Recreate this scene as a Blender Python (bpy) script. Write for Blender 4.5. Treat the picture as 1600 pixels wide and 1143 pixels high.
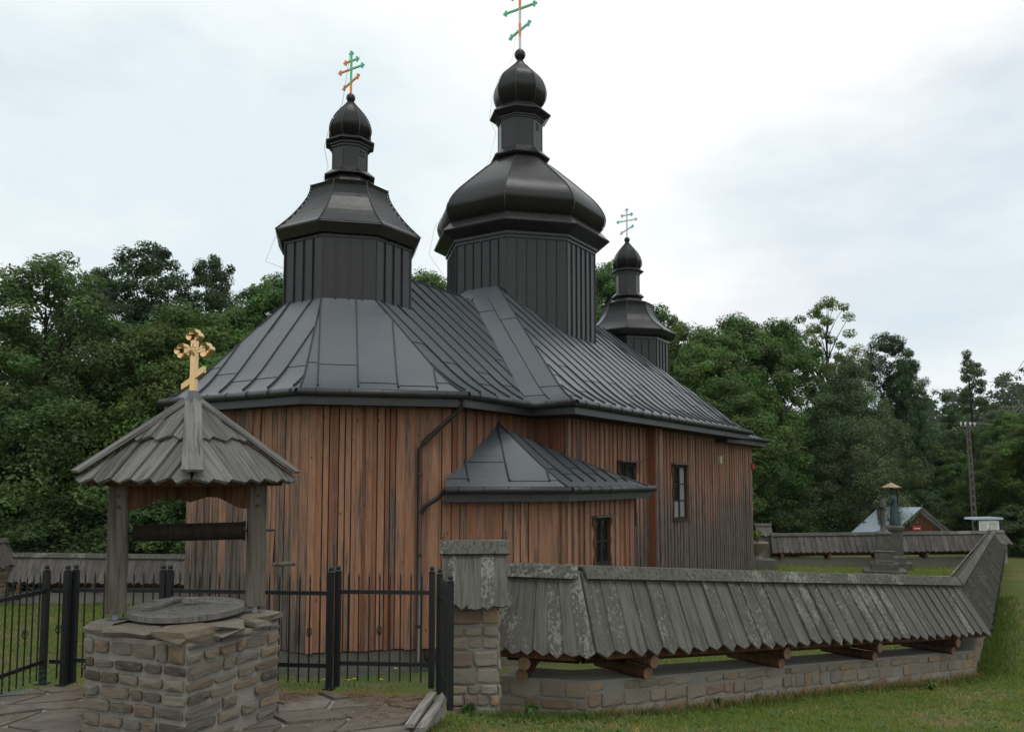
import bpy, math, random
import numpy as np
from mathutils import Vector, Matrix
R = math.radians
random.seed(7); rng = np.random.default_rng(7)
for o in list(bpy.data.objects): bpy.data.objects.remove(o)
scene = bpy.context.scene
col = scene.collection

# ------------------------------------------------------------------ camera, sky, sun, exposure
CZ, PITCH, FPX, Y0 = 3.75, R(4.3), 1280.0, 655.5      # eye height above the churchyard, lens in photo pixels
cam = bpy.data.cameras.new('camera'); camo = bpy.data.objects.new('camera', cam); col.objects.link(camo)
camo.location = (0, 0, CZ); camo.rotation_euler = (R(90) + PITCH, 0, 0)
cam.sensor_width = 36; cam.sensor_fit = 'HORIZONTAL'; cam.lens = FPX / 1600 * 36
cam.shift_y = (Y0 - 571.5) / 1600; cam.clip_end = 3000; cam.clip_start = .05
scene.camera = camo
SUN_EL, SUN_AZ = R(66), R(150)                         # azimuth from +Y towards +X
world = bpy.data.worlds.new('World'); scene.world = world; world.use_nodes = True
def build_world():
    nt = world.node_tree; N = nt.nodes; L = nt.links; N.clear()
    out = N.new('ShaderNodeOutputWorld'); mix = N.new('ShaderNodeMixShader')
    sky = N.new('ShaderNodeTexSky'); sky.sky_type = 'NISHITA'; sky.sun_disc = False
    sky.sun_elevation = SUN_EL; sky.sun_rotation = SUN_AZ; sky.air_density = 1.0; sky.dust_density = 2.0
    b1 = N.new('ShaderNodeBackground'); b1.inputs[1].default_value = .13; L.new(sky.outputs[0], b1.inputs[0])
    b2 = N.new('ShaderNodeBackground'); b2.inputs[1].default_value = 1.07
    tc = N.new('ShaderNodeTexCoord'); mp = N.new('ShaderNodeMapping'); mp.inputs['Scale'].default_value = (1, 1, 2.6)
    mp.inputs['Location'].default_value = (.37, .2, .1)
    L.new(tc.outputs['Generated'], mp.inputs[0])
    n1 = N.new('ShaderNodeTexNoise'); n1.inputs['Scale'].default_value = 1.9; n1.inputs['Detail'].default_value = 7; n1.inputs['Roughness'].default_value = .52
    n2 = N.new('ShaderNodeTexNoise'); n2.inputs['Scale'].default_value = 1.15; n2.inputs['Detail'].default_value = 8; n2.inputs['Roughness'].default_value = .55
    mp2 = N.new('ShaderNodeMapping'); mp2.inputs['Scale'].default_value = (1, 1, 1.8); mp2.inputs['Location'].default_value = (2.3, 5.2, .6)
    L.new(tc.outputs['Generated'], mp2.inputs[0]); L.new(mp2.outputs[0], n2.inputs[0]); L.new(mp.outputs[0], n1.inputs[0])
    cr = N.new('ShaderNodeValToRGB'); e = cr.color_ramp.elements
    e[0].position = .40; e[0].color = (.74, .835, .875, 1); e[1].position = .56; e[1].color = (1.0, 1.0, 1.0, 1)
    L.new(n2.outputs[0], cr.inputs[0]); L.new(cr.outputs[0], b2.inputs[0])
    fr = N.new('ShaderNodeValToRGB'); e = fr.color_ramp.elements
    e[0].position = .30; e[0].color = (.72, .72, .72, 1); e[1].position = .47; e[1].color = (1, 1, 1, 1)
    L.new(n1.outputs[0], fr.inputs[0]); L.new(fr.outputs[0], mix.inputs[0])
    L.new(b1.outputs[0], mix.inputs[1]); L.new(b2.outputs[0], mix.inputs[2]); L.new(mix.outputs[0], out.inputs[0])
build_world()
sl = bpy.data.lights.new('sun', 'SUN'); sl.energy = .95; sl.angle = R(28); sl.color = (1, .97, .92)
so = bpy.data.objects.new('sun', sl); col.objects.link(so)
so.rotation_euler = Vector((math.sin(SUN_AZ) * math.cos(SUN_EL), math.cos(SUN_AZ) * math.cos(SUN_EL), math.sin(SUN_EL))).to_track_quat('Z', 'Y').to_euler()
scene.view_settings.view_transform = 'Standard'; scene.view_settings.look = 'None'
scene.view_settings.exposure = 0; scene.view_settings.gamma = 1
scene.render.engine = 'CYCLES'
scene.cycles.max_bounces = 6; scene.cycles.transparent_max_bounces = 4

# photo pixel -> world point on the plane z = h (G) or at the depth Y (D)
def ray(px, py):
    x = (px - 800) / FPX; y = (Y0 - py) / FPX
    return Vector((x, math.cos(PITCH) - y * math.sin(PITCH), math.sin(PITCH) + y * math.cos(PITCH)))
def G(px, py, z): r = ray(px, py); return Vector((0, 0, CZ)) + r * ((z - CZ) / r.z)
def D(px, py, Y): r = ray(px, py); return Vector((0, 0, CZ)) + r * (Y / r.y)

# ------------------------------------------------------------------ helpers
WM = {}
def put(o, parent=None, M=None):
    col.objects.link(o); M = M or Matrix()
    if parent is not None:
        o.parent = parent; o.matrix_parent_inverse = WM[parent.name].inverted()
    o.matrix_basis = M; WM[o.name] = M
    return o
def newmesh(name, V, F, mat=None, smooth=False):
    me = bpy.data.meshes.new(name); me.from_pydata([tuple(v) for v in V], [], F)
    if mat: me.materials.append(mat)
    if smooth: me.polygons.foreach_set('use_smooth', [True] * len(me.polygons))
    me.update(); return me
def part(name, V, F, mat, parent=None, M=None, smooth=False):
    return put(bpy.data.objects.new(name, newmesh(name, V, F, mat, smooth)), parent, M)
def inst(name, me, parent=None, M=None): return put(bpy.data.objects.new(name, me), parent, M)
def tag(o, label=None, cat=None, group=None, kind=None):
    for k, v in (('label', label), ('category', cat), ('group', group), ('kind', kind)):
        if v: o[k] = v
    return o
def thing(name, loc, label, cat, group=None, rz=0):
    o = bpy.data.objects.new(name, None); o.empty_display_size = .2
    put(o, None, Matrix.Translation(loc) @ Matrix.Rotation(rz, 4, 'Z')); return tag(o, label, cat, group)
def basis(o, x, y, z): return Matrix(((x[0], y[0], z[0], o[0]), (x[1], y[1], z[1], o[1]), (x[2], y[2], z[2], o[2]), (0, 0, 0, 1)))
BOXF = [(0, 3, 2, 1), (4, 5, 6, 7), (0, 1, 5, 4), (1, 2, 6, 5), (2, 3, 7, 6), (3, 0, 4, 7)]
def boxv(x0, x1, y0, y1, z0, z1): return [(x0, y0, z0), (x1, y0, z0), (x1, y1, z0), (x0, y1, z0), (x0, y0, z1), (x1, y0, z1), (x1, y1, z1), (x0, y1, z1)]
class MB:
    def __init__(s): s.V = []; s.F = []
    def add(s, V, F):
        b = len(s.V); s.V += [tuple(v) for v in V]; s.F += [tuple(i + b for i in f) for f in F]; return s
    def box(s, *a): return s.add(boxv(*a), BOXF)
    def tube(s, pts, rad, n=6, caps=True):
        pts = [Vector(p) for p in pts]; m = len(pts); V = []; F = []
        rad = rad if isinstance(rad, (list, tuple)) else [rad] * m
        for i, p in enumerate(pts):
            t = (pts[min(i + 1, m - 1)] - pts[max(i - 1, 0)]).normalized()
            a = Vector((0, 0, 1)) if abs(t.z) < .9 else Vector((1, 0, 0))
            x = t.cross(a).normalized(); y = t.cross(x)
            for k in range(n):
                q = 2 * math.pi * k / n; V.append(p + (x * math.cos(q) + y * math.sin(q)) * rad[i])
        for i in range(m - 1):
            for k in range(n):
                k2 = (k + 1) % n; F.append((i * n + k, i * n + k2, (i + 1) * n + k2, (i + 1) * n + k))
        if caps: F.append(tuple(range(n))); F.append(tuple(range((m - 1) * n, m * n))[::-1])
        return s.add(V, F)
    def prism(s, poly, y0, y1):            # polygon in local x,z extruded along y
        n = len(poly); V = [(x, y0, z) for x, z in poly] + [(x, y1, z) for x, z in poly]
        F = [tuple(range(n)), tuple(range(n, 2 * n))[::-1]] + [(i, n + i, n + (i + 1) % n, (i + 1) % n) for i in range(n)]
        return s.add(V, F)
    def lathe(s, prof, n=16, c=(0, 0), ph=0):
        V = []; F = []; m = len(prof)
        for r, z in prof:
            for k in range(n):
                q = ph + 2 * math.pi * k / n; V.append((c[0] + r * math.cos(q), c[1] + r * math.sin(q), z))
        for i in range(m - 1):
            for k in range(n): F.append((i * n + k, i * n + (k + 1) % n, (i + 1) * n + (k + 1) % n, (i + 1) * n + k))
        F.append(tuple(range(n))[::-1]); F.append(tuple(range((m - 1) * n, m * n)))
        return s.add(V, F)
    def build(s, name, mat, parent=None, M=None, smooth=False): return part(name, s.V, s.F, mat, parent, M, smooth)

# ------------------------------------------------------------------ materials
class NT:
    def __init__(s, name):
        s.m = bpy.data.materials.new(name); s.m.use_nodes = True; s.t = s.m.node_tree; s.N = s.t.nodes
        s.b = s.N['Principled BSDF']; s.out = s.N['Material Output']
    def n(s, typ, **kw):
        o = s.N.new('ShaderNode' + typ)
        for k, v in kw.items(): setattr(o, k, v)
        return o
    def l(s, a, b): s.t.links.new(a, b)
    def set(s, sock, v):
        if hasattr(v, 'is_output'): s.l(v, sock)
        elif isinstance(v, (tuple, list)) and len(v) == 3 and sock.type == 'RGBA': sock.default_value = (*v, 1)
        else: sock.default_value = v
    def coord(s, scale=(1, 1, 1), kind='Object', rand=True):
        tc = s.n('TexCoord'); src = tc.outputs[kind]
        if rand:
            oi = s.n('ObjectInfo'); a = s.n('VectorMath', operation='ADD'); sc = s.n('VectorMath', operation='SCALE')
            cx = s.n('CombineXYZ'); s.l(oi.outputs['Random'], cx.inputs[0]); s.l(oi.outputs['Random'], cx.inputs[1]); s.l(oi.outputs['Random'], cx.inputs[2])
            s.l(cx.outputs[0], sc.inputs[0]); sc.inputs['Scale'].default_value = 57.3
            s.l(src, a.inputs[0]); s.l(sc.outputs[0], a.inputs[1]); src = a.outputs[0]
        mp = s.n('Mapping'); mp.inputs['Scale'].default_value = scale; s.l(src, mp.inputs[0]); return mp.outputs[0]
    def noise(s, v, scale, detail=4, rough=.55, dist=0):
        n = s.n('TexNoise'); s.l(v, n.inputs['Vector']); n.inputs['Scale'].default_value = scale; n.inputs['Detail'].default_value = detail
        n.inputs['Roughness'].default_value = rough; n.inputs['Distortion'].default_value = dist; return n.outputs[0]
    def ramp(s, v, *st):
        r = s.n('ValToRGB'); e = r.color_ramp.elements
        while len(e) < len(st): e.new(.5)
        for q, (p, c) in zip(e, st): q.position = p; q.color = (*c, 1) if isinstance(c, tuple) else (c, c, c, 1)
        s.l(v, r.inputs[0]); return r.outputs[0]
    def mix(s, f, a, b, mode='MIX'):
        m = s.n('Mix', data_type='RGBA', blend_type=mode); s.set(m.inputs[0], f); s.set(m.inputs[6], a); s.set(m.inputs[7], b); return m.outputs[2]
    def math(s, op, a, b=0.0, c=None):
        m = s.n('Math', operation=op); s.set(m.inputs[0], a); s.set(m.inputs[1], b)
        if c is not None: s.set(m.inputs[2], c)
        return m.outputs[0]
    def rnd(s): return s.n('ObjectInfo').outputs['Random']
    def bump(s, h, strength=.3, dist=.01):
        b = s.n('Bump'); b.inputs['Strength'].default_value = strength; b.inputs['Distance'].default_value = dist
        s.l(h, b.inputs['Height']); s.l(b.outputs[0], s.b.inputs['Normal'])
    def fin(s, colr, rough=.7, metal=0, spec=.5):
        s.set(s.b.inputs['Base Color'], colr); s.set(s.b.inputs['Roughness'], rough); s.b.inputs['Metallic'].default_value = metal
        s.b.inputs['Specular IOR Level'].default_value = spec; return s.m
def m_board():
    # obj.color: R tone of the fresh wood, G share of grey weathering, B height (m / 8) under which rain has greyed the board
    s = NT('larch_board'); oi = s.n('ObjectInfo'); sep = s.n('SeparateColor'); s.l(oi.outputs['Color'], sep.inputs[0])
    tone, wear, hgt = sep.outputs
    v = s.coord((1, 1, .05)); g = s.noise(v, 42, 5, .6, .6); v2 = s.coord((1, 1, .12)); g2 = s.noise(v2, 9, 4, .6, .3)
    fresh = s.mix(tone, (.385, .215, .138), (.225, .084, .040))
    fresh = s.mix(s.ramp(g, (.34, 0), (.62, 1)), s.mix(.45, fresh, (.095, .034, .015)), fresh)
    vor = s.n('TexVoronoi'); s.l(s.coord((1, 1, .42)), vor.inputs['Vector']); vor.inputs['Scale'].default_value = 5.0
    knot = s.ramp(vor.outputs['Distance'], (.045, 1), (.10, 0)); fresh = s.mix(s.math('MULTIPLY', knot, .8), fresh, (.05, .018, .008))
    grey = s.mix(g2, (.065, .057, .052), (.20, .178, .155)); grey = s.mix(s.ramp(g, (.38, 1), (.6, 0)), grey, (.035, .030, .027))
    geo = s.n('NewGeometry'); sx = s.n('SeparateXYZ'); s.l(geo.outputs['Position'], sx.inputs[0])
    lim = s.math('MULTIPLY', hgt, 8.0); d = s.math('SUBTRACT', lim, sx.outputs[2])
    low = s.math('MULTIPLY_ADD', d, .62, s.math('MULTIPLY_ADD', g2, 2.2, -1.15))
    streak = s.ramp(s.noise(s.coord((1, 1, .09)), 5, 3, .6), (.47, 0), (.62, 1))
    f = s.math('MAXIMUM', s.math('MULTIPLY', streak, wear), low); c = s.n('Clamp'); s.l(f, c.inputs[0])
    f = s.math('MULTIPLY', c.outputs[0], .93)
    colr = s.mix(f, fresh, grey)
    s.bump(g, .35, .006)
    return s.fin(colr, .78, 0, .25)
def m_wood(name, a, b, dark, rough=.85, lichen=0, scale=38, lich_c=(.21, .225, .175), ax='z'):
    sc = (lambda q: (1, 1, q)) if ax == 'z' else (lambda q: (1, q, 1))
    s = NT(name); v = s.coord(sc(.06)); g = s.noise(v, scale, 5, .62, .5); g2 = s.noise(s.coord(sc(.25)), 7, 4)
    c = s.mix(g2, a, b); c = s.mix(s.ramp(g, (.32, 1), (.56, 0)), c, dark)
    c = s.mix(s.math('MULTIPLY', s.rnd(), .5), c, dark)
    h = g
    if lichen:
        ln = s.noise(s.coord(sc(.7)), 30, 6, .7); big = s.noise(s.coord(sc(.5)), 3.2, 3)
        q = s.math('MULTIPLY_ADD', s.rnd(), .22, s.math('MULTIPLY_ADD', big, .55, s.math('MULTIPLY', ln, .8)))
        lf = s.ramp(q, (.94 - lichen, 0), (1.02 - lichen, 1)); c = s.mix(lf, c, lich_c)
        h = s.math('ADD', g, s.math('MULTIPLY', lf, .7))
    s.bump(h, .45, .008); return s.fin(c, rough, 0, .2)
def m_metal(name, a, b, rough=.42, spec=.5, tint=(.07, .062, .052)):
    s = NT(name); n1 = s.noise(s.coord((1, 1, 1)), 1.6, 5, .6); n2 = s.noise(s.coord((1, 1, 1)), 14, 4, .6)
    c = s.mix(n1, a, b); c = s.mix(s.math('MULTIPLY', s.rnd(), .35), c, tint)
    c = s.mix(s.ramp(n2, (.48, 0), (.72, .55)), c, tint)
    s.bump(s.noise(s.coord((1, 1, 1)), 3.1, 4), .30, .03)
    r = s.math('MULTIPLY_ADD', n2, .22, rough - .1)
    return s.fin(c, r, 0, spec)
def m_stone(name, cols, bump=.6, scale=16, grime=(.05, .045, .04), pale=(.24, .23, .20)):
    s = NT(name); cols = cols * 2 if len(cols) == 1 else cols; st = [(i / max(1, len(cols) - 1) * .98, c) for i, c in enumerate(cols)]
    base = s.ramp(s.rnd(), *st); n1 = s.noise(s.coord(), scale, 6, .65); n2 = s.noise(s.coord(), 3.1, 4)
    c = s.mix(s.ramp(n1, (.3, .42), (.62, 0)), base, grime); c = s.mix(s.ramp(n2, (.5, 0), (.75, .4)), c, pale)
    s.bump(n1, bump, .012); return s.fin(c, .92, 0, .2)
def m_plain(name, c, rough=.6, metal=0, var=.25, scale=12, spec=.4):
    s = NT(name); n = s.noise(s.coord(), scale, 4); d = tuple(x * (1 - var) for x in c)
    return s.fin(s.mix(n, d, tuple(min(1, x * (1 + var)) for x in c)), rough, metal, spec)
MT = {}
MT['board'] = m_board()
MT['shingle'] = m_wood('grey_shingle', (.155, .148, .13), (.095, .09, .078), (.055, .052, .046), .9, .055, 34, (.185, .19, .155), ax='y')
MT['shingle_clean'] = m_wood('weathered_shingle', (.25, .24, .225), (.13, .124, .116), (.055, .052, .048), .9, .0, 34, ax='y')
MT['shingle_far'] = m_wood('silver_shingle', (.20, .18, .165), (.09, .08, .072), (.045, .041, .038), .9, .0, 30, ax='y')
MT['ridge'] = m_wood('lichened_ridge', (.15, .145, .125), (.085, .082, .07), (.04, .04, .034), .95, .11, 30, (.19, .195, .16))
MT['post'] = m_wood('grey_post', (.20, .175, .15), (.11, .095, .08), (.04, .033, .027), .88, .0, 26)
MT['lid'] = m_wood('pale_lid', (.27, .255, .235), (.17, .16, .145), (.08, .075, .068), .9, 0, 26)
MT['log'] = m_wood('brown_log', (.15, .072, .036), (.085, .038, .02), (.03, .014, .008), .8, 0, 24)
MT['endgrain'] = m_plain('log_end', (.17, .095, .06), .85, 0, .35, 30)
MT['brown'] = m_wood('brown_plank', (.16, .075, .036), (.10, .045, .022), (.03, .014, .008), .8, 0)
MT['darkwood'] = m_wood('dark_timber', (.06, .042, .03), (.03, .02, .015), (.012, .009, .007), .8, 0)
MT['gapwood'] = m_wood('sheltered_board', (.085, .032, .014), (.05, .019, .009), (.02, .008, .004), .85, 0)
MT['roof'] = m_metal('roof_sheet', (.047, .058, .068), (.072, .087, .100), .36, .65, (.082, .079, .075))
MT['seam'] = m_metal('roof_seam', (.020, .022, .024), (.03, .032, .034), .5, .4, (.02, .02, .02))
MT['tower'] = m_metal('tower_sheet', (.0105, .0105, .011), (.017, .0165, .0168), .29, .42, (.026, .022, .019))
MT['gutter'] = m_metal('gutter_sheet', (.020, .022, .024), (.030, .032, .035), .38, .5, (.025, .024, .022))
MT['pipe'] = m_metal('brown_pipe', (.030, .021, .017), (.04, .028, .022), .4, .5, (.03, .02, .016))
MT['iron'] = m_plain('black_iron', (.010, .011, .013), .42, 0, .3)
MT['stone'] = m_stone('sandstone', [(.065, .056, .047), (.20, .145, .09), (.19, .17, .142), (.24, .18, .115), (.12, .105, .088), (.22, .20, .168), (.17, .12, .075), (.17, .15, .125), (.085, .07, .057), (.23, .205, .165)])
MT['palestone'] = m_stone('pale_sandstone', [(.31, .245, .165), (.26, .23, .185), (.36, .255, .15), (.19, .13, .10), (.33, .295, .235), (.27, .215, .165), (.23, .21, .18)])
MT['mortar'] = m_stone('mortar', [(.25, .235, .205)], .6, 30, (.15, .138, .12), (.28, .265, .235))
MT['plinth'] = m_stone('plinth_render', [(.13, .118, .10)], .4, 9, (.07, .062, .052), (.16, .15, .13))
MT['flag'] = m_stone('flagstone', [(.105, .09, .075), (.15, .13, .108), (.12, .098, .08), (.17, .15, .125)], .9, 11)
MT['greystone'] = m_stone('grey_monument_stone', [(.10, .097, .085), (.13, .125, .11)], .6, 10, (.035, .034, .03))
MT['gold'] = m_plain('gilt_metal', (.74, .50, .26), .30, 1, .25)
MT['white'] = m_plain('white_paint', (.72, .72, .70), .5, 0, .08)
MT['paper'] = m_plain('notice_paper', (.45, .46, .42), .7, 0, .2, 30)
MT['orange'] = m_plain('orange_paint', (.85, .30, .07), .45, 0, .15)
MT['green'] = m_plain('green_paint', (.13, .58, .30), .45, 0, .15)
MT['turq'] = m_plain('turquoise_paint', (.14, .60, .52), .45, 0, .12)
MT['paleblue'] = m_plain('pale_blue_paint', (.48, .66, .72), .45, 0, .12)
MT['red'] = m_plain('red_enamel', (.42, .03, .025), .4)
MT['cream'] = m_plain('cream_enamel', (.46, .40, .28), .5)
MT['bluerobe'] = m_plain('worn_blue_paint', (.055, .080, .088), .8, 0, .5, 9)
MT['tin'] = m_plain('zinc_sheet', (.36, .43, .50), .5, 0, .12, 4)
MT['rusttin'] = m_plain('rusty_tin', (.30, .22, .14), .6, 0, .4, 9)
MT['concrete'] = m_plain('pole_concrete', (.11, .10, .09), .9)
MT['plank'] = m_wood('bleached_plank', (.38, .35, .31), (.25, .23, .2), (.12, .11, .1), .85)
MT['terracotta'] = m_plain('stone_urn', (.20, .17, .14), .9)
MT['net'] = m_plain('green_netting', (.02, .14, .10), .6)
MT['flower'] = m_plain('yellow_petal', (.75, .50, .02), .6)
def m_glass():
    s = NT('window_glass'); n = s.noise(s.coord(), 2.2, 2); s.bump(n, .08, .02)
    return s.fin((.012, .014, .015), .06, 0, .8)
MT['glass'] = m_glass()
def m_curtain():
    s = NT('lace_behind_glass'); n = s.noise(s.coord((1, 1, .3)), 9, 3); s.set(s.b.inputs['Coat Weight'], .6)
    return s.fin(s.mix(n, (.16, .17, .17), (.30, .31, .31)), .35, 0, .6)
MT['curtain'] = m_curtain()
def m_leaf(name, trans=.35):
    s = NT(name); at = s.n('Attribute', attribute_name='tint'); oi = s.n('ObjectInfo')
    c = s.mix(1.0, oi.outputs['Color'], at.outputs['Color'], 'MULTIPLY')
    s.set(s.b.inputs['Base Color'], c); s.b.inputs['Roughness'].default_value = .55; s.b.inputs['Specular IOR Level'].default_value = .3
    t = s.n('BsdfTranslucent'); tcol = s.mix(1.0, c, (1.25, 1.35, .6), 'MULTIPLY'); s.l(tcol, t.inputs[0])
    m = s.n('MixShader'); m.inputs[0].default_value = trans; s.l(s.b.outputs[0], m.inputs[1]); s.l(t.outputs[0], m.inputs[2]); s.l(m.outputs[0], s.out.inputs[0])
    return s.m
MT['leaf'] = m_leaf('leaves')
MT['bark'] = m_wood('bark', (.075, .062, .05), (.04, .033, .027), (.016, .013, .01), .95, 0, 14)
def m_ground():
    s = NT('turf'); v = s.coord((1, 1, 1), 'Object', False); a = s.noise(v, .55, 6, .65); b = s.noise(v, 7, 5, .7); c = s.noise(v, 32, 4, .7)
    g = s.mix(c, (.045, .068, .015), (.115, .145, .038)); st = s.mix(b, (.20, .155, .075), (.11, .085, .045))
    f = s.ramp(s.math('MULTIPLY_ADD', a, .7, s.math('MULTIPLY', b, .3)), (.48, 0), (.58, .85))
    s.bump(c, .8, .03); return s.fin(s.mix(f, g, st), .95, 0, .1)
MT['ground'] = m_ground()

# ------------------------------------------------------------------ terrain
CP = np.array([(-4, 15.3, 0), (-1, 15.6, .05), (-9, 17, 0), (-16, 26, -.05), (-12, 22, 0), (0, 40, -.05), (12, 38, -.15), (21, 38, -.1), (10, 28, -.05), (6, 22, 0), (3.5, 15.5, .2),
               (-3.5, 6.5, 1.82), (-2, 5, 1.84), (-1.2, 7.0, 1.80), (-5.5, 6.5, 1.82), (-2.5, 7.7, 1.62), (-4.5, 7.9, 1.62), (-.9, 7.9, 1.55), (-3.5, 10.5, .75), (-.5, 10.5, .75), (-8, 10.5, .9), (-11, 14, .3),
               (-.4, 8.3, 1.40), (.9, 9.0, 1.22), (7.45, 13.7, .55), (4, 11.4, .88), (.1, 6.6, 1.68), (2.5, 7.2, 1.50), (5, 7.6, 1.32), (8, 11.5, .80), (10.5, 15, .55), (14, 21, .35), (22.5, 37, .05), (27, 37, .25), (20, 20, .9), (14, 10, 1.3),
               (0, 0, 2.1), (0, -12, 2.3), (-9, 4, 1.85), (12, 0, 2.0), (-30, 30, .8), (-30, 5, 1.6), (45, 40, 1.0), (40, 5, 2.2), (0, 60, .6), (-30, 60, 2), (40, 70, 2)], float)
def tps(d2): return np.where(d2 > 1e-9, d2 * np.log(np.maximum(d2, 1e-9)) * .5, 0)
def fit_tps():
    n = len(CP); d2 = ((CP[:, None, :2] - CP[None, :, :2]) ** 2).sum(-1); K = tps(d2) + np.eye(n) * .15
    P = np.c_[np.ones(n), CP[:, :2]]; A = np.block([[K, P], [P.T, np.zeros((3, 3))]])
    return np.linalg.solve(A, np.r_[CP[:, 2], 0, 0, 0])
TW = fit_tps()
def H(x, y):
    x = np.atleast_1d(np.asarray(x, float)); y = np.atleast_1d(np.asarray(y, float))
    xc = np.clip(x, -45, 50); yc = np.clip(y, -14, 75)
    d2 = (xc[:, None] - CP[None, :, 0]) ** 2 + (yc[:, None] - CP[None, :, 1]) ** 2
    z = tps(d2) @ TW[:len(CP)] + TW[-3] + TW[-2] * xc + TW[-1] * yc
    z = np.clip(z, -.4, 3)
    far = 36 * np.exp(-((x - 235) / 120) ** 2 - ((y - 320) / 95) ** 2) + 5 * np.exp(-((x + 60) / 90) ** 2 - ((y - 170) / 70) ** 2)
    return z + far
def Hs(x, y): return float(H(x, y)[0])
def terrain():
    def ax(lo, hi, near0, near1, fine):
        a = list(np.arange(near0, near1, fine)); s = fine; q = near1
        while q < hi: a.append(q); s *= 1.16; q += s
        a.append(hi); s = fine; q = near0 - s; b = []
        while q > lo: b.append(q); s *= 1.16; q -= s
        b.append(lo); return np.array(b[::-1] + a)
    X = ax(-1500, 1500, -14, 26, .4); Y = ax(-120, 2200, 3, 42, .4)
    gx, gy = np.meshgrid(X, Y); z = H(gx.ravel(), gy.ravel()); nx = len(X)
    V = np.c_[gx.ravel(), gy.ravel(), z]
    F = [(j * nx + i, j * nx + i + 1, (j + 1) * nx + i + 1, (j + 1) * nx + i) for j in range(len(Y) - 1) for i in range(nx - 1)]
    o = part('ground', V.tolist(), F, MT['ground'], None, None, True); tag(o, 'uneven turf with dry straw patches sloping down to the churchyard', 'ground', None, 'structure')
terrain()

# ------------------------------------------------------------------ church
A0 = G(478, 1019, .45); TH = R(32.4)
U = Vector((math.sin(TH), math.cos(TH), 0)); VV = Vector((-math.cos(TH), math.sin(TH), 0)); ZZ = Vector((0, 0, 1))
def ch(u, v, z): return Vector((A0.x, A0.y, 0)) + U * u + VV * v + ZZ * z
def ch2(p, z): return ch(p[0], p[1], z)
VM = 1.88                                   # the long axis of the church
ZB, ZE = .45, 5.23                          # foot of the boards, underside of the eaves
church = thing('church', ch(10, VM, 0), 'dark roofed wooden church with three onion domed towers', 'church')
def board_col(o, tone, wear, h): o.color = (tone, wear, max(0, h) / 8, 1)
def wall_boards(parent, p0, p1, z0, z1, wr, holes=(), tone=(.2, .8), wear=(.1, .6), hgt=(0, 1), style='mixed', proud=0.0, nrm=None):
    a = ch2(p0, 0); b = ch2(p1, 0); t = (b - a); L = t.length; t.normalize(); n = Vector((t.y, -t.x, 0))
    if (n.dot(nrm) if nrm is not None else n.dot(a + t * L / 2 - ch(10, VM, 0))) < 0: n = -n
    x = n.cross(ZZ); cuts = [0, L] + [q for h in holes for q in h[:2]]; cuts = sorted(set(cuts)); s = []
    for c0, c1 in zip(cuts, cuts[1:]):
        q = c0
        while q < c1 - 1e-6:
            w = random.uniform(*wr)
            if c1 - q - w < wr[0] * .7: w = c1 - q
            s.append((q, q + w)); q += w
    for i, (q0, q1) in enumerate(s):
        up = (i % 2) if style == 'lap' else (1 if random.random() < .3 else 0); w = q1 - q0
        gap = -.018 if up else .009
        ww = w - 2 * gap if not up else w + .03
        mid = (q0 + q1) / 2; zs = [(z0 + random.uniform(-.014, .008), z1)]
        for h0, h1, hz0, hz1 in holes:
            if h0 - 1e-4 <= q0 and q1 <= h1 + 1e-4: zs = [(zs[0][0], hz0), (hz1, z1)]
        tn = random.uniform(*tone); wrn = random.uniform(*wear) if random.random() < .75 else random.uniform(*wear) * 1.6; hh = random.uniform(*hgt)
        for za, zb in zs:
            th = .026 + random.uniform(0, .01); c = .006
            sec = [(-ww / 2, 0), (ww / 2, 0), (ww / 2, th - c), (ww / 2 - c, th), (-ww / 2 + c, th), (-ww / 2, th - c)]
            k0, k1, d0, d1 = (random.uniform(.96, 1.02) for _ in 'abcd'); V = [(px * k0, py + (d0 - .99) * .2, 0) for px, py in sec] + [(px * k1, py + (d1 - .99) * .2, zb - za) for px, py in sec]
            F = [(5, 4, 3, 2, 1, 0), (6, 7, 8, 9, 10, 11)] + [(k, (k + 1) % 6, 6 + (k + 1) % 6, 6 + k) for k in range(6)]
            off = proud + (.034 if up else random.uniform(0, .008))
            o = part('board', V, F, MT['board'], parent, basis(a + t * mid + n * off + ZZ * za, x, n, ZZ))
            board_col(o, min(1, tn + (.6 if not up and style == 'lap' else 0)), wrn, hh)
def wall_core(name, pts, z0, z1, mat, closed=False, thick=.2):
    m = MB(); n = len(pts)
    P = [ch2(p, 0) for p in pts]
    for i in range(n if closed else n - 1):
        a, b = P[i], P[(i + 1) % n]; t = (b - a).normalized(); q = Vector((t.y, -t.x, 0))
        if q.dot((a + b) / 2 - ch(10, VM, 0)) > 0: q = -q
        m.add([a + ZZ * z0, b + ZZ * z0, b + q * thick + ZZ * z0, a + q * thick + ZZ * z0, a + ZZ * z1, b + ZZ * z1, b + q * thick + ZZ * z1, a + q * thick + ZZ * z1], BOXF)
    return m.build(name, mat, church)
def mir(p): return (p[0], 2 * VM - p[1])
NV, NE_, NW = -2.80, 5.30, 16.45            # nave: south wall, east wall, west wall
NVe, NEe, NWe = -3.10, 4.85, 16.90          # outline half a metre inside the nave eaves
B0 = (1.99, -1.99); CS = (NE_, -1.99); ND = (NE_, NV); NF = (NW, NV)
HX, HV = 20.3, -2.78                         # narthex
AC = (3.57, -3.57); AWX = 7.35               # annex corner, annex west end
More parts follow.
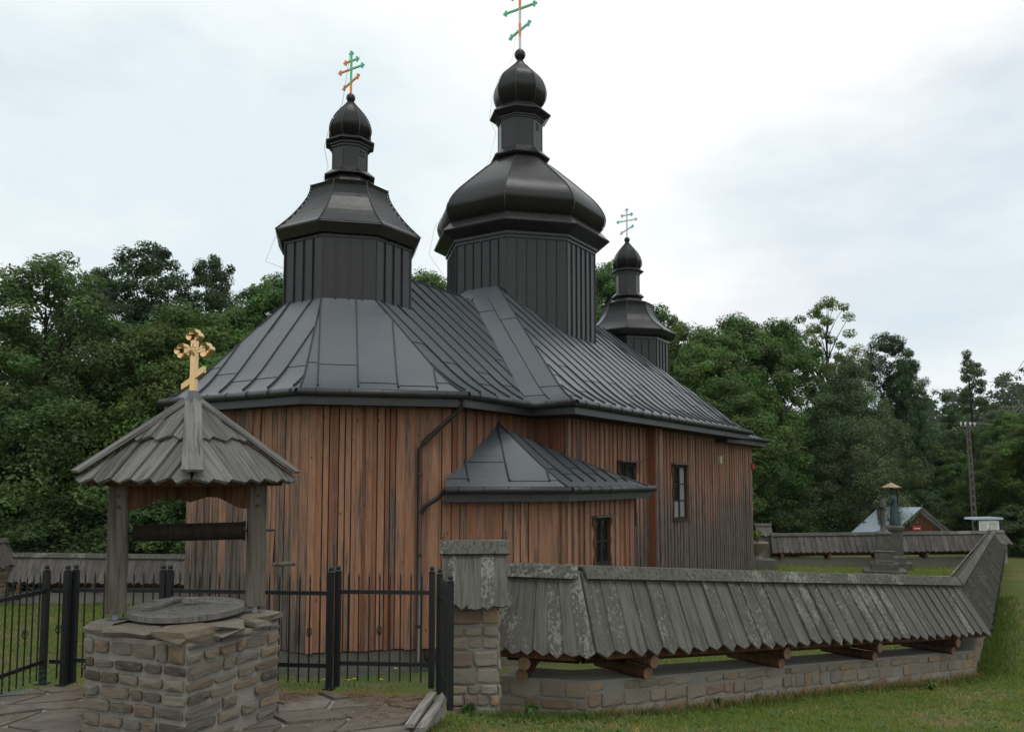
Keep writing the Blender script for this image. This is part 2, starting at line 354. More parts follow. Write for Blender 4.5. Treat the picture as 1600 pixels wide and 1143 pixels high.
# outer wall shells, plinths
chan_wall = wall_core('chancel_wall', [mir(CS), mir(B0), (0, 2 * VM), (0, 0), B0, CS], ZB - .02, ZE + .25, MT['gapwood'])
nave_wall = wall_core('nave_wall', [CS, ND, NF, mir(NF), mir(ND), mir(CS)], ZB - .02, ZE + .25, MT['gapwood'])
narth_wall = wall_core('narthex_wall', [(NW, HV), (HX, HV), (HX, 2 * VM - HV), (NW, 2 * VM - HV)], ZB - .02, ZE + .1, MT['gapwood'])
annex_wall = wall_core('annex_wall', [B0, AC, (AWX, AC[1]), (AWX, NV)], ZB - .02, 3.45, MT['gapwood'])
wall_core('plinth', [mir(CS), mir(B0), (0, 2 * VM), (0, 0), B0, AC, (AWX, AC[1]), (AWX, NV), (HX, HV), (HX, 2 * VM - HV)], -.4, ZB - .03, MT['plinth'], False, .5)
SILL, HEAD = 2.60, 4.24
win1 = (8.15, 9.15); win2 = (11.95, 13.05); winA = (5.16, 5.90)
PIL = (10.10, 10.62)
wall_boards(chan_wall, (0, 0), (0, 2 * VM), ZB, ZE + .2, (.10, .19), tone=(0, .35), wear=(.5, 1), hgt=(2.4, 4.8))
wall_boards(chan_wall, B0, (0, 0), ZB, ZE + .2, (.08, .22), tone=(.2, 1), wear=(.2, 1), hgt=(-.2, 2.3))
wall_boards(chan_wall, CS, B0, ZB, ZE + .2, (.12, .2), tone=(.3, .8), wear=(.3, .8), hgt=(.5, 4.5), style='lap')
wall_boards(annex_wall, AC, B0, ZB, 3.5, (.12, .24), tone=(.1, .7), wear=(.2, .9), hgt=(1.1, 2.9))
wall_boards(annex_wall, AC, (AWX, AC[1]), ZB, 3.5, (.10, .17), [(winA[0] - AC[0], winA[1] - AC[0], 1.86, 2.92)], tone=(.1, .7), wear=(.2, .7), hgt=(1.5, 2.7), style='lap')
wall_boards(annex_wall, (AWX, NV), (AWX, AC[1]), ZB, 3.5, (.15, .2), tone=(.5, .9), hgt=(1, 2), nrm=U)
wall_boards(nave_wall, CS, ND, ZB, ZE + .2, (.14, .2), tone=(.6, 1), wear=(.1, .3), hgt=(0, .5), nrm=-U)
wall_boards(nave_wall, ND, NF, ZB, ZE + .2, (.095, .155), [(w[0] - NE_, w[1] - NE_, SILL, HEAD) for w in (win1, win2)], tone=(.05, .6), wear=(.4, .9), hgt=(3.6, 4.7), style='lap')
wall_boards(narth_wall, (NW, HV), (HX, HV), ZB, ZE + .05, (.10, .16), tone=(.05, .5), wear=(.5, .95), hgt=(4.0, 5.0), style='lap')
wall_boards(narth_wall, (HX, HV), (HX, 2 * VM - HV), ZB, ZE + .05, (.2, .3), hgt=(2, 4))
# clad timber brace standing proud of the nave wall
wall_core('wall_brace', [(PIL[0], NV), (PIL[0], NV - .28), (PIL[1], NV - .28), (PIL[1], NV)], ZB, ZE + .1, MT['brown'], False, .04)
brace = church.children[-1]
wall_boards(brace, (PIL[0], NV), (PIL[0], NV - .30), ZB, ZE + .1, (.3, .32), tone=(.9, 1), wear=(.0, .15), hgt=(-2, -1), nrm=-U)
wall_boards(brace, (PIL[0] - .03, NV - .28), (PIL[1], NV - .28), ZB, ZE + .1, (.18, .22), tone=(.1, .4), wear=(.5, .8), hgt=(3.8, 4.6), nrm=-VV)
def cbox(m, u0, u1, v0, v1, z0, z1):        # box in church axes
    P = [ch(u, v, z) for z in (z0, z1) for u, v in ((u0, v0), (u1, v0), (u1, v1), (u0, v1))]; return m.add(P, BOXF)
def window(w, vw, z0, z1, rows, curtain=None):
    u0, u1 = w; fr = .07; f = MB()
    cbox(f, u0, u1, vw - .075, vw + .12, z0, z0 + fr); cbox(f, u0, u1, vw - .075, vw + .12, z1 - fr, z1)
    cbox(f, u0, u0 + fr, vw - .072, vw + .12, z0 + fr, z1 - fr); cbox(f, u1 - fr, u1, vw - .072, vw + .12, z0 + fr, z1 - fr)
    W = f.build('window', MT['darkwood'], church)
    a0, a1, b0, b1 = u0 + fr, u1 - fr, z0 + fr, z1 - fr; mid = (a0 + a1) / 2
    cbox(m := MB(), mid - .035, mid + .035, vw - .065, vw - .01, b0, b1); m.build('mullion', MT['darkwood'], W)
    for k in range(1, rows):
        z = b0 + (b1 - b0) * k / rows
        cbox(m := MB(), a0, mid - .036, vw - .055, vw - .01, z - .018, z + .018); m.build('glazing_bar', MT['darkwood'], W)
        cbox(m := MB(), mid + .036, a1, vw - .055, vw - .01, z - .018, z + .018); m.build('glazing_bar', MT['darkwood'], W)
    for k in range(rows):
        za, zb = b0 + (b1 - b0) * k / rows, b0 + (b1 - b0) * (k + 1) / rows
        for j, (p, q) in enumerate(((a0, mid), (mid, a1))):
            mt = MT['curtain'] if curtain and (j, k) in curtain else MT['glass']
            cbox(m := MB(), p, q, vw - .030, vw - .024, za + .002, zb - .002); m.build('pane', mt, W)
    cbox(m := MB(), u0 - .05, u1 + .05, vw - .13, vw, z0 - .05, z0); m.build('sill', MT['darkwood'], W)
    cbox(m := MB(), u0 - .14, u1 + .14, vw - .22, vw - .01, z1 + .02, z1 + .065); m.build('head_shelf', MT['post'], W)
    h = z1 - z0
    for sgn, ub in ((-1, u0), (1, u1)):       # fretted side boards
        P = []; nseg = 22
        for i in range(nseg + 1):
            t = i / nseg; wv = .05 + .035 * math.sin(t * math.pi * 5.0) + (.05 if t > .82 else 0)
            P.append((ub + sgn * wv, z0 + h * t))
        poly = [(ub - sgn * .01, z0)] + P + [(ub - sgn * .01, z1)]
        V = [ch(u, vw - .105, z) for u, z in poly] + [ch(u, vw - .078, z) for u, z in poly]; n = len(poly)
        F = [tuple(range(n)), tuple(range(n, 2 * n))] + [(i, (i + 1) % n, n + (i + 1) % n, n + i) for i in range(n)]
        part('side_trim', V, F, MT['brown'], W)
    return W
tag(window(win1, NV, SILL, HEAD, 3), 'tall nave window half hidden by the annex roof')
tag(window(win2, NV, SILL, HEAD, 3, {(1, 0), (1, 1), (1, 2), (0, 0)}), 'tall nave window with pale curtain behind the panes')
tag(window(winA, AC[1], 1.86, 2.92, 2), 'small annex window with fretted side boards')

# --- eaves: fascia, soffit, gutter swept along the wall outline
def offset_poly(pts, d, closed=True):
    n = len(pts); out = []
    for i in range(n):
        p = Vector(pts[i]); a = Vector(pts[i - 1]) if (closed or i > 0) else None; b = Vector(pts[(i + 1) % n]) if (closed or i < n - 1) else None
        def nr(s, e): t = (e - s).normalized(); return Vector((t.y, -t.x))
        n1 = nr(a, p) if a is not None else nr(p, b); n2 = nr(p, b) if b is not None else n1
        m = (n1 + n2); m = m / max(.2, m.dot(n1)); out.append(p + m * d)
    return out
def eave(outline, ov, ze, closed=True, joints=.62, skip=()):
    # outline runs so that the outside is on its right hand
    n = len(outline)
    lines = {k: offset_poly(outline, k, closed) for k in (-.55, ov - .03, ov, ov + .075)}
    for i in range(n if closed else n - 1):
        if i in skip: continue
        j = (i + 1) % n; q = lambda k, e, z: ch(lines[k][e].x, lines[k][e].y, z)
        V = [q(-.55, i, ze + .012), q(-.55, j, ze + .012), q(ov - .03, j, ze + .012), q(ov - .03, i, ze + .012)]
        part('soffit', V, [(0, 1, 2, 3)], MT['darkwood'], church)
        V = [q(ov - .03, i, ze), q(ov - .03, j, ze), q(ov, j, ze), q(ov, i, ze), q(ov - .03, i, ze + .2), q(ov - .03, j, ze + .2), q(ov, j, ze + .2), q(ov, i, ze + .2)]
        part('fascia', V, BOXF, MT['gutter'], church)
        a, b = q(ov + .075, i, ze + .235), q(ov + .075, j, ze + .235)
        g = MB().tube([a, b], .075, 10).build('gutter', MT['gutter'], church, None, True)
        L = (b - a).length; t = (b - a) / L; k = joints * .6
        while k < L - .1:
            MB().tube([a + t * (k - .012), a + t * (k + .012)], .084, 10).build('gutter_strap', MT['seam'], g); k += joints
eN, eF, eC = (NEe, NVe), (NWe, NVe), (NEe, CS[1])
main_outline = [eF, eN, eC, B0, (0, 0), (0, 2 * VM), mir(B0), mir(eC), mir(eN), mir(eF)]
# orient so that the outside is on the right hand
def area(p): return sum(p[i - 1][0] * p[i][1] - p[i][0] * p[i - 1][1] for i in range(len(p)))
if area(main_outline) < 0: main_outline = main_outline[::-1]
OV = .5
eave(main_outline, OV, ZE)
narth_outline = [(NW, 2 * VM - HV), (NW, HV), (HX, HV), (HX, 2 * VM - HV)]
if area(narth_outline) < 0: narth_outline = narth_outline[::-1]
ZN = ZE - .14
eave(narth_outline, OV, ZN, True, .62, ())

# --- roofs: sheets with a flared foot, panels between standing seams
SL = .88
def zr(r, z0): return z0 + (.42 * r + .23 * r * r if r < 1 else .65 + SL * (r - 1))
class Plane:
    def __init__(s, n, c, k): s.n = Vector(n).normalized(); s.c = c; s.k = k; s.t = Vector((-s.n.y, s.n.x))
    def pt(s, a, r): return s.n * (s.c - s.k * r) + s.t * a
def corner(p, q):
    def f(r, p=p, q=q):
        d = p.n.x * q.n.y - p.n.y * q.n.x; a = p.c - p.k * r; b = q.c - q.k * r
        P = Vector(((a * q.n.y - p.n.y * b) / d, (p.n.x * b - q.n.x * a) / d)); return P.dot(p.t)
    return f
roofs = {}
def roof_plane(parent, pl, fl, fr, r1, z0, pitch, phase=.5, r0=-.06, breaks=2, seams=True, zf=zr, mat='roof'):
    """strips at constant a between the left limit fl(r) and the right limit fr(r)"""
    lo = min(fl(r0), fl(r1), fr(r0), fr(r1)); hi = max(fl(r0), fl(r1), fr(r0), fr(r1))
    cuts = [lo]; q = lo + pitch * phase
    while q < hi - .05: cuts.append(q); q += pitch
    cuts.append(hi)
    def P(a, r, up=0):
        p = pl.pt(a, r); return ch(p.x, p.y, zf(r, z0) + up)
    N = 40; rs = [r0 + (r1 - r0) * i / N for i in range(N + 1)]
    for si, (a0, a1) in enumerate(zip(cuts, cuts[1:])):
        br = sorted([r0] + [r0 + (r1 - r0) * min(.95, (b + random.uniform(.2, .9)) / breaks) for b in range(breaks)][: breaks] + [r1]) if breaks else [r0, r1]
        for bi, (ra, rb) in enumerate(zip(br, br[1:])):
            if rb - ra < .1: continue
            V = []; F = []; last = None
            for r in [ra] + [x for x in rs if ra + 1e-6 < x < rb - 1e-6] + [rb]:
                l, h = max(a0, fl(r)), min(a1, fr(r))
                if h - l < -1e-6: last = None; continue
                h = max(h, l); i = len(V); lift = .014 * (1 if bi % 2 else 0)
                V += [P(l, r, lift), P(h, r, lift)]
                if last is not None: F.append((last, last + 1, i + 1, i))
                last = i
            if len(F) > 0: part('roof_panel', V, F, MT[mat], parent)
        if seams and a1 < hi - .01:
            ok = [r for r in rs if fl(r) <= a1 <= fr(r) and r > .16]
            if len(ok) > 1:
                V = []; F = []
                for i, r in enumerate(ok):
                    V += [P(a1 - .016, r, .001), P(a1 - .012, r, .05), P(a1 + .012, r, .05), P(a1 + .016, r, .001)]
                    if i: b = 4 * i; F += [(b - 4 + k, b - 3 + k, b + 1 + k, b + k) for k in range(3)]
                part('standing_seam', V, F, MT['seam'], parent)
def hip_roll(parent, pl, f, r0, r1, z0, rad=.035, zf=zr):
    pts = []
    for i in range(13):
        r = r0 + (r1 - r0) * i / 12; p = pl.pt(f(r), r); pts.append(ch(p.x, p.y, zf(r, z0) + .01))
    MB().tube(pts, rad, 6).build('hip_roll', MT['seam'], parent, None, True)
Z0 = ZE + .28
T1C, T1A = (2.95, VM), 1.45                  # tower centres and drum apothems
MC, MA = (10.90, VM), 2.24
T3C, T3A = (19.35, VM), 1.50
cS = Plane((0, -1), -(CS[1]) + OV, 1); cN = Plane((0, 1), 2 * VM - CS[1] + OV, 1)
rT = cS.c - (-(VM - T1A)) ; rT = (VM - T1A) + cS.c
cE = Plane((-1, 0), OV, (T1C[0] - T1A + OV) / rT); dn = .70710678
cSE = Plane((-dn, -dn), OV, (OV + dn * (T1C[0] + T1C[1]) - T1A) / rT)
cNE = Plane((-dn, dn), OV + dn * 2 * VM, cSE.k)
nS = Plane((0, -1), -NVe + OV, 1); nN = Plane((0, 1), 2 * VM - NVe + OV, 1)
nE = Plane((-1, 0), -(NEe - OV), .88); nW = Plane((1, 0), NWe + OV, .88)
rC = VM + cS.c; rNv = VM + nS.c              # runs up to the ridges
def sheet(name): 
    o = bpy.data.objects.new(name, None); return put(o, church, Matrix.Translation(ch(8, VM, 6)))
chan_roof = sheet('chancel_roof'); nave_roof = sheet('nave_roof'); narth_roof = sheet('narthex_roof'); annex_roof = sheet('annex_roof')
top1 = rT + .05
# plane tangents: 'a' grows along pl.t; find which limit is left by evaluating
def plane_between(parent, pl, q1, q2, r1, pitch, **kw):
    f1, f2 = corner(pl, q1), corner(pl, q2)
    if f1(0) > f2(0): f1, f2 = f2, f1
    roof_plane(parent, pl, f1, f2, r1, kw.pop('z0', Z0), pitch, **kw)
plane_between(chan_roof, cE, cSE, cNE, top1, .74, phase=.3)
plane_between(chan_roof, cSE, cS, cE, top1, .78, phase=.45)
plane_between(chan_roof, cNE, cN, cE, top1, .78, phase=.45)
plane_between(chan_roof, cS, cSE, nE, rC, .56, phase=.4)
plane_between(chan_roof, cN, cNE, nE, rC, .56, phase=.4)
for p, q in ((cE, cSE), (cSE, cS), (cE, cNE), (cNE, cN)): hip_roll(chan_roof, p, corner(p, q), 0, rT, Z0, .022)
plane_between(nave_roof, nS, nE, nW, rNv, .60, phase=.35, breaks=3)
plane_between(nave_roof, nN, nE, nW, rNv, .56, phase=.35, breaks=3)
plane_between(nave_roof, nW, nS, nN, rNv - .3, .7, breaks=2)
# east slope of the nave, left and right of the chancel roof
def lim(v): return lambda r: Vector((0, v(r))).dot(nE.t)
for sg in (1, -1):
    mv = (lambda v: v) if sg > 0 else (lambda v: 2 * VM - v)
    e0, e1 = NVe - OV, CS[1] - OV
    fs = [lim(lambda r, q=q: mv(min(e0 + (e1 - e0) * q + r, VM))) for q in (0, .5, 1)]
    for fa, fb in zip(fs, fs[1:]):
        fl, fr = (fa, fb) if fa(0) < fb(0) else (fb, fa)
        roof_plane(nave_roof, nE, fl, fr, rNv - .25, Z0, 99, breaks=4, seams=False)
    hip_roll(nave_roof, nE, fs[1], .2, rC, Z0, .014)
for q in (nS, nN):
    hip_roll(nave_roof, nE, corner(nE, q), 0, 4.9, Z0, .022); hip_roll(nave_roof, nW, corner(nW, q), 0, 4.9, Z0, .03)
MB().tube([ch(T1C[0] + T1A, VM, zr(rC, Z0)), ch(7.7, VM, zr(rC, Z0))], .035, 6).build('ridge_roll', MT['seam'], chan_roof)
# narthex
hS = Plane((0, -1), -HV + OV, 1); hN = Plane((0, 1), 2 * VM - HV + OV, 1); hW = Plane((1, 0), HX + OV, .7); hE = Plane((-1, 0), -(NW - 2.5), .3)
ZH = ZN + .28
plane_between(narth_roof, hS, hE, hW, VM + hS.c, .56, z0=ZH)
plane_between(narth_roof, hN, hE, hW, VM + hN.c - 2 * VM, .56, z0=ZH)
plane_between(narth_roof, hW, hS, hN, 2.8, .7, z0=ZH)
# annex
ZA = 3.34
def za(r, z0): return z0 + (.60 * r + .10 * r * r if r < 1 else .70 + .82 * (r - 1))
eave([(AC[0] - 1.72, AC[1] + 1.72), AC, (AWX, AC[1]), (AWX, NV - .3)], .36, ZA, False, .5)
aSE = Plane((-dn, -dn), .36, .79); aS = Plane((0, -1), -AC[1] + .36, 1); aW = Plane((1, 0), AWX + .36, 2.4)
Z0A = ZA + .28
f1 = corner(aSE, aS); lo_ = (lambda r: Vector((AC[0] - 1.70 + .25 * r, AC[1] + 1.70)).dot(aSE.t))
fl, fr = (f1, lo_) if f1(0) < lo_(0) else (lo_, f1)
roof_plane(annex_roof, aSE, fl, fr, 1.94, Z0A, .85, phase=.6, zf=za)
f2 = corner(aS, aW); f3 = corner(aS, aSE)
fl, fr = (f2, f3) if f2(0) < f3(0) else (f3, f2)
roof_plane(annex_roof, aS, fl, fr, 1.93, Z0A, .56, phase=.5, zf=za)
f4 = corner(aW, aS); f5 = lambda r: Vector((0, NV)).dot(aW.t)
fl, fr = (f4, f5) if f4(0) < f5(0) else (f5, f4)
roof_plane(annex_roof, aW, fl, fr, 1.0, Z0A, .8, zf=za)
hip_roll(annex_roof, aS, f3, 0, 1.93, Z0A, .022, za); hip_roll(annex_roof, aS, f2, 0, .9, Z0A, .025, za)

# --- towers
PH = math.pi / 8
def octa(c, r, z, i):                         # r = apothem, corner i
    R_ = r / math.cos(PH); q = PH + i * math.pi / 4; return ch(c[0] + R_ * math.cos(q), c[1] + R_ * math.sin(q), z)
def oloft(m, c, prof):
    b = []
    for r, z in prof: b += [octa(c, r, z, i) for i in range(8)]
    F = [(j * 8 + i, j * 8 + (i + 1) % 8, (j + 1) * 8 + (i + 1) % 8, (j + 1) * 8 + i) for j in range(len(prof) - 1) for i in range(8)]
    return m.add(b, F)
def laps(prof, step):                        # split a profile into courses with a small lap
    out = [prof[0]]
    for (r0, z0), (r1, z1) in zip(prof, prof[1:]):
        L = math.hypot(r1 - r0, z1 - z0); n = max(1, round(L / step))
        for k in range(1, n + 1):
            t = k / n; r, z = r0 + (r1 - r0) * t, z0 + (z1 - z0) * t; out += [(r, z), (r - .028, z + .003)]
    return out
def smooth(pts, n=4):
    out = []
    for i in range(len(pts) - 1):
        p0 = pts[max(0, i - 1)]; p1 = pts[i]; p2 = pts[i + 1]; p3 = pts[min(len(pts) - 1, i + 2)]
        for k in range(n):
            t = k / n
            out.append(tuple(.5 * (2 * p1[j] + (p2[j] - p0[j]) * t + (2 * p0[j] - 5 * p1[j] + 4 * p2[j] - p3[j]) * t * t + (3 * p1[j] - p0[j] - 3 * p2[j] + p3[j]) * t ** 3) for j in (0, 1)))
    return out + [pts[-1]]
def ridges(parent, c, prof, rad):
    for i in range(8): MB().tube([octa(c, r + rad * .3, z, i) for r, z in prof], rad, 5).build('ridge_roll', MT['seam'], parent)
def tower(c, drum, nseam, crn, dome, sk, lant, lcrn, onion, ball, label, lap=.24):
    Dm = oloft(MB(), c, drum).build('tower', MT['tower'], church); tag(Dm, label)
    r, (za_, zb_) = drum[0][0], (drum[0][1], drum[-1][1]); w = 2 * r * math.tan(PH)
    for i in range(8):
        a, b = octa(c, r, 0, i), octa(c, r, 0, i + 1); t = (b - a).normalized(); nn = Vector((t.y, -t.x, 0))
        for k in range(nseam + 1):
            q = a + (b - a) * (k / nseam) if k < nseam else None
            if q is None: continue
            part('wall_seam', boxv(-.014, .014, -.005, .035, za_, zb_ - .02), BOXF, MT['seam'], Dm, basis(q, t, nn, ZZ))
    oloft(MB(), c, crn).build('cornice', MT['tower'], Dm)
    oloft(MB(), c, laps(dome, lap)).build('dome', MT['tower'], Dm); ridges(Dm, c, dome, .018)
    oloft(MB(), c, sk).build('skirt', MT['tower'], Dm)
    oloft(MB(), c, lant).build('lantern', MT['tower'], Dm); ridges(Dm, c, lant, .012)
    oloft(MB(), c, lcrn).build('lantern_cornice', MT['tower'], Dm)
    oloft(MB(), c, laps(onion, .15)).build('onion_dome', MT['tower'], Dm); ridges(Dm, c, onion, .013)
    p = ch2(c, 0); br, bz = ball
    MB().lathe([(.01, bz - br)] + [(br * math.sin(q), bz - br * math.cos(q)) for q in np.linspace(.3, 2.85, 9)] + [(.01, bz + br)], 16, (p.x, p.y)).build('ball_finial', MT['tower'], Dm, None, True)
    return Dm
def bevel_cornice(r_in, z_b, r_out, z_tip, r_top, z_top): return [(r_in - .05, z_b), (r_in + .03, z_b), (r_in + .03, z_b + .06), (r_in + .07, z_b + .06), (r_in + .07, z_b + .10), (r_out, z_tip - .02), (r_out, z_tip + .02), (r_top, z_top), (r_top - .1, z_top)]
# east tower over the chancel
S1 = 1 / 64.05
t1 = tower(T1C, [(T1A, 7.3), (T1A, 9.5)], 4,
    [(T1A - .05, 9.26), (T1A + .03, 9.26), (T1A + .03, 9.36), (T1A + .07, 9.36), (T1A + .07, 9.42), (1.54, 9.34), (1.57, 9.33), (1.68, 9.55), (1.67, 9.58)],
    smooth([(1.68, 9.58), (1.33, 9.96), (1.05, 10.36), (.93, 10.62), (.905, 10.80)], 3),
    [(.905, 10.80), (.60, 10.93), (.52, 11.06), (.46, 11.10), (.44, 11.13), (.60, 11.12), (.60, 11.15), (.42, 11.32), (.3, 11.32)],
    [(.415, 11.28), (.415, 11.92)],
    bevel_cornice(.415, 11.84, .58, 12.00, .44, 12.10),
    smooth([(.42, 12.08), (.485, 12.20), (.50, 12.33), (.46, 12.50), (.37, 12.69), (.25, 12.86), (.12, 13.02), (.05, 13.12)], 3), (.115, 13.21), 'eastern tower with a small onion over the chancel')
# broad central tower
tm = tower(MC, [(MA, 7.6), (MA, 11.2)], 6,
    [(MA - .05, 11.02), (MA + .04, 11.02), (MA + .04, 11.12), (MA + .09, 11.12), (MA + .09, 11.20), (2.68, 11.40), (2.70, 11.44), (2.42, 11.76), (2.3, 11.78)],
    smooth([(2.36, 11.70), (2.50, 11.86), (2.57, 12.06), (2.56, 12.26), (2.44, 12.52), (2.24, 12.80), (1.95, 13.10), (1.49, 13.55), (1.02, 13.98), (.80, 14.16)], 3),
    [(.80, 14.12), (.74, 14.16), (.74, 14.20), (.91, 14.27), (.92, 14.31), (.68, 14.56), (.5, 14.56)],
    [(.68, 14.5), (.68, 15.6)],
    bevel_cornice(.68, 15.50, .95, 15.76, .66, 16.04),
    smooth([(.62, 16.02), (.74, 16.18), (.805, 16.38), (.81, 16.60), (.745, 16.86), (.62, 17.10), (.44, 17.30), (.25, 17.50), (.11, 17.66), (.07, 17.78)], 3), (.19, 17.93), 'broad central tower with a swelling dome over the nave', .2)
t3 = tower(T3C, [(T3A, 7.2), (T3A, 9.6)], 4,
    [(T3A - .05, 9.36), (T3A + .04, 9.36), (T3A + .04, 9.46), (1.68, 9.53), (1.71, 9.52), (1.83, 9.72), (1.82, 9.75)],
    smooth([(1.83, 9.75), (1.40, 10.08), (1.12, 10.42), (.99, 10.72), (.96, 11.0)], 3),
    [(.96, 11.0), (.62, 11.12), (.54, 11.24), (.5, 11.3), (.62, 11.32), (.62, 11.36), (.46, 11.52), (.3, 11.52)],
    [(.45, 11.48), (.45, 12.3)],
    bevel_cornice(.45, 12.24, .62, 12.40, .48, 12.52),
    smooth([(.46, 12.5), (.53, 12.62), (.55, 12.80), (.50, 13.0), (.40, 13.2), (.26, 13.4), (.13, 13.56), (.05, 13.68)], 3), (.12, 13.78), 'western tower with a small onion over the narthex')
# louvres on the lanterns
for c, r, z, T in ((T1C, .415, 11.66, t1), (MC, .68, 15.2, tm)):
    for k in range(3 if T is tm else 2):
        a = octa(c, r, z + k * .09, 5); b = octa(c, r, z + k * .09, 6); t = (b - a).normalized(); nn = Vector((t.y, -t.x, 0)); mid = (a + b) / 2
        part('louvre', boxv(-.09, .09, -.01, .02, -.02, .02), BOXF, MT['seam'], T, basis(mid, t, nn, ZZ))
# lightning conductors down the north-east edges
for c, T, pr in ((T1C, t1, [(.04, 14.3), (.2, 13.1), (.53, 12.4), (.62, 12.0), (.52, 11.5), (.66, 11.1), (1.0, 10.75), (1.8, 9.75), (2.0, 9.2), (1.55, 9.0)]),
                 (MC, tm, [(.06, 19.0), (.25, 17.8), (.7, 17.1), (.88, 16.5), (.95, 15.8), (.75, 15.3), (.98, 14.3), (2.2, 13.0), (2.68, 12.2), (2.85, 11.3), (2.4, 10.6)])):
    d = octa(c, 1, 0, 2) - ch2(c, 0)
    MB().tube([ch2(c, 0) + d * r + ZZ * z for r, z in pr], .0045, 4).build('lightning_conductor', MT['concrete'], T)
# three-barred crosses; bars run north-south
def trefoil(m, p, ax, up, s, th):
    x = ax.normalized(); y = up.normalized(); n = x.cross(y).normalized() * th
    def dia(q, r):
        P = [q + x * r, q + y * r, q - x * r, q - y * r]; V = [a - n for a in P] + [a + n for a in P]
        m.add(V, [(0, 1, 2, 3), (7, 6, 5, 4), (0, 4, 5, 1), (1, 5, 6, 2), (2, 6, 7, 3), (3, 7, 4, 0)])
    def disc(q, r):
        k = 8; V = [q + (x * math.cos(2 * math.pi * i / k) + y * math.sin(2 * math.pi * i / k)) * r + n * e for e in (-1, 1) for i in range(k)]
        m.add(V, [tuple(range(k)), tuple(range(k, 2 * k))[::-1]] + [(i, (i + 1) % k, k + (i + 1) % k, k + i) for i in range(k)])
    disc(p + x * s * .75, s * .52); disc(p + y * s * .7, s * .52); disc(p - y * s * .7, s * .52); disc(p, s * .5)
def bar(m, a, b, w, th, up):
    x = (b - a).normalized(); y = up; n = x.cross(y).normalized(); y = n.cross(x).normalized()
    V = [p + y * sy * w + n * sn * th for p in (a, b) for sy, sn in ((-1, -1), (1, -1), (1, 1), (-1, 1))]
    m.add(V, [(0, 1, 2, 3), (7, 6, 5, 4), (0, 4, 5, 1), (1, 5, 6, 2), (2, 6, 7, 3), (3, 7, 4, 0)])
def dome_cross(T, c, z0, h, s, cols):
    """cols: shaft colours from the foot up, then (far arm, near arm) of the lower, middle and upper bar, then the top"""
    p = ch2(c, 0); w = .021 * s; sh = cols['shaft']; n = len(sh)
    for k, cc in enumerate(sh):
        m = MB(); bar(m, p + ZZ * (z0 + h * k / n), p + ZZ * (z0 + h * (k + 1) / n), w, w, VV); m.build('cross_shaft', MT[cc], T)
    m = MB(); trefoil(m, p + ZZ * (z0 + h), ZZ, VV, .062 * s, .016); m.build('cross_top', MT[cols['top']], T)
    for f, half, tilt, (cf, cn) in ((.30, .22, .42, cols['low']), (.62, .36, 0, cols['mid']), (.82, .19, 0, cols['up'])):
        q = p + ZZ * (z0 + h * f)
        for sgn, cc in ((1, cf), (-1, cn)):
            e = q + VV * sgn * half * s - ZZ * tilt * half * s * sgn
            m = MB(); bar(m, q, e, w, w * .8, ZZ); trefoil(m, e, e - q, ZZ, .058 * s, .016); m.build('cross_arm', MT[cc], T)
dome_cross(t1, T1C, 13.3, 1.05, 1.0, dict(shaft=['orange', 'green', 'green', 'green'], top='green', low=('orange', 'orange'), mid=('orange', 'green'), up=('orange', 'green')))
dome_cross(tm, MC, 18.08, 2.35, 1.55, dict(shaft=['white', 'orange', 'white', 'orange', 'green'], top='green', low=('green', 'turq'), mid=('green', 'green'), up=('orange', 'green')))
dome_cross(t3, T3C, 13.85, 1.20, 1.1, dict(shaft=['white', 'paleblue', 'white'], top='paleblue', low=('paleblue', 'turq'), mid=('turq', 'white'), up=('paleblue', 'turq')))
# --- pipes and small fittings on the walls
def dpt(s, off, z): return ch(s * dn - off * dn, -s * dn - off * dn, z)     # on the south-east wall, s from its left corner
pipe_s = 2.16
rise = [dpt(2.95, OV + .07, 5.40), dpt(2.93, OV + .07, 5.22), dpt(2.7, .36, 4.98), dpt(pipe_s + .06, .12, 4.52), dpt(pipe_s, .10, 4.42), dpt(pipe_s, .10, .1)]
MB().tube(rise, .05, 10).build('downpipe', MT['pipe'], church, None, True)
MB().tube([dpt(2.62, .42, 3.56), dpt(2.5, .36, 3.42), dpt(2.3, .18, 3.28), dpt(pipe_s + .02, .11, 3.12), dpt(pipe_s, .10, 2.95)], .048, 10).build('downpipe', MT['gutter'], church, None, True)
for z in (.9, 2.3, 3.9): MB().tube([dpt(pipe_s, .10, z - .02), dpt(pipe_s, .10, z + .02)], .06, 10).build('pipe_clip', MT['pipe'], church)
p = G(688, 1022, .2); 
MB().lathe([(.05, -.02), (.14, 0), (.15, .05), (.12, .09), (.05, .10)], 14).build('vent_ring', MT['darkwood'], church, basis(dpt(2.42, .06, .30), U * dn - VV * dn, ZZ, (-U * dn - VV * dn)), True)
cbox(m := MB(), 16.15, 16.38, NV - .16, NV - .03, 4.36, 4.62); m.build('lamp_box', MT['cream'], church)
cbox(m := MB(), 20.15, 20.36, HV - .14, HV - .02, 4.22, 4.44); m.build('alarm_box', MT['red'], church)

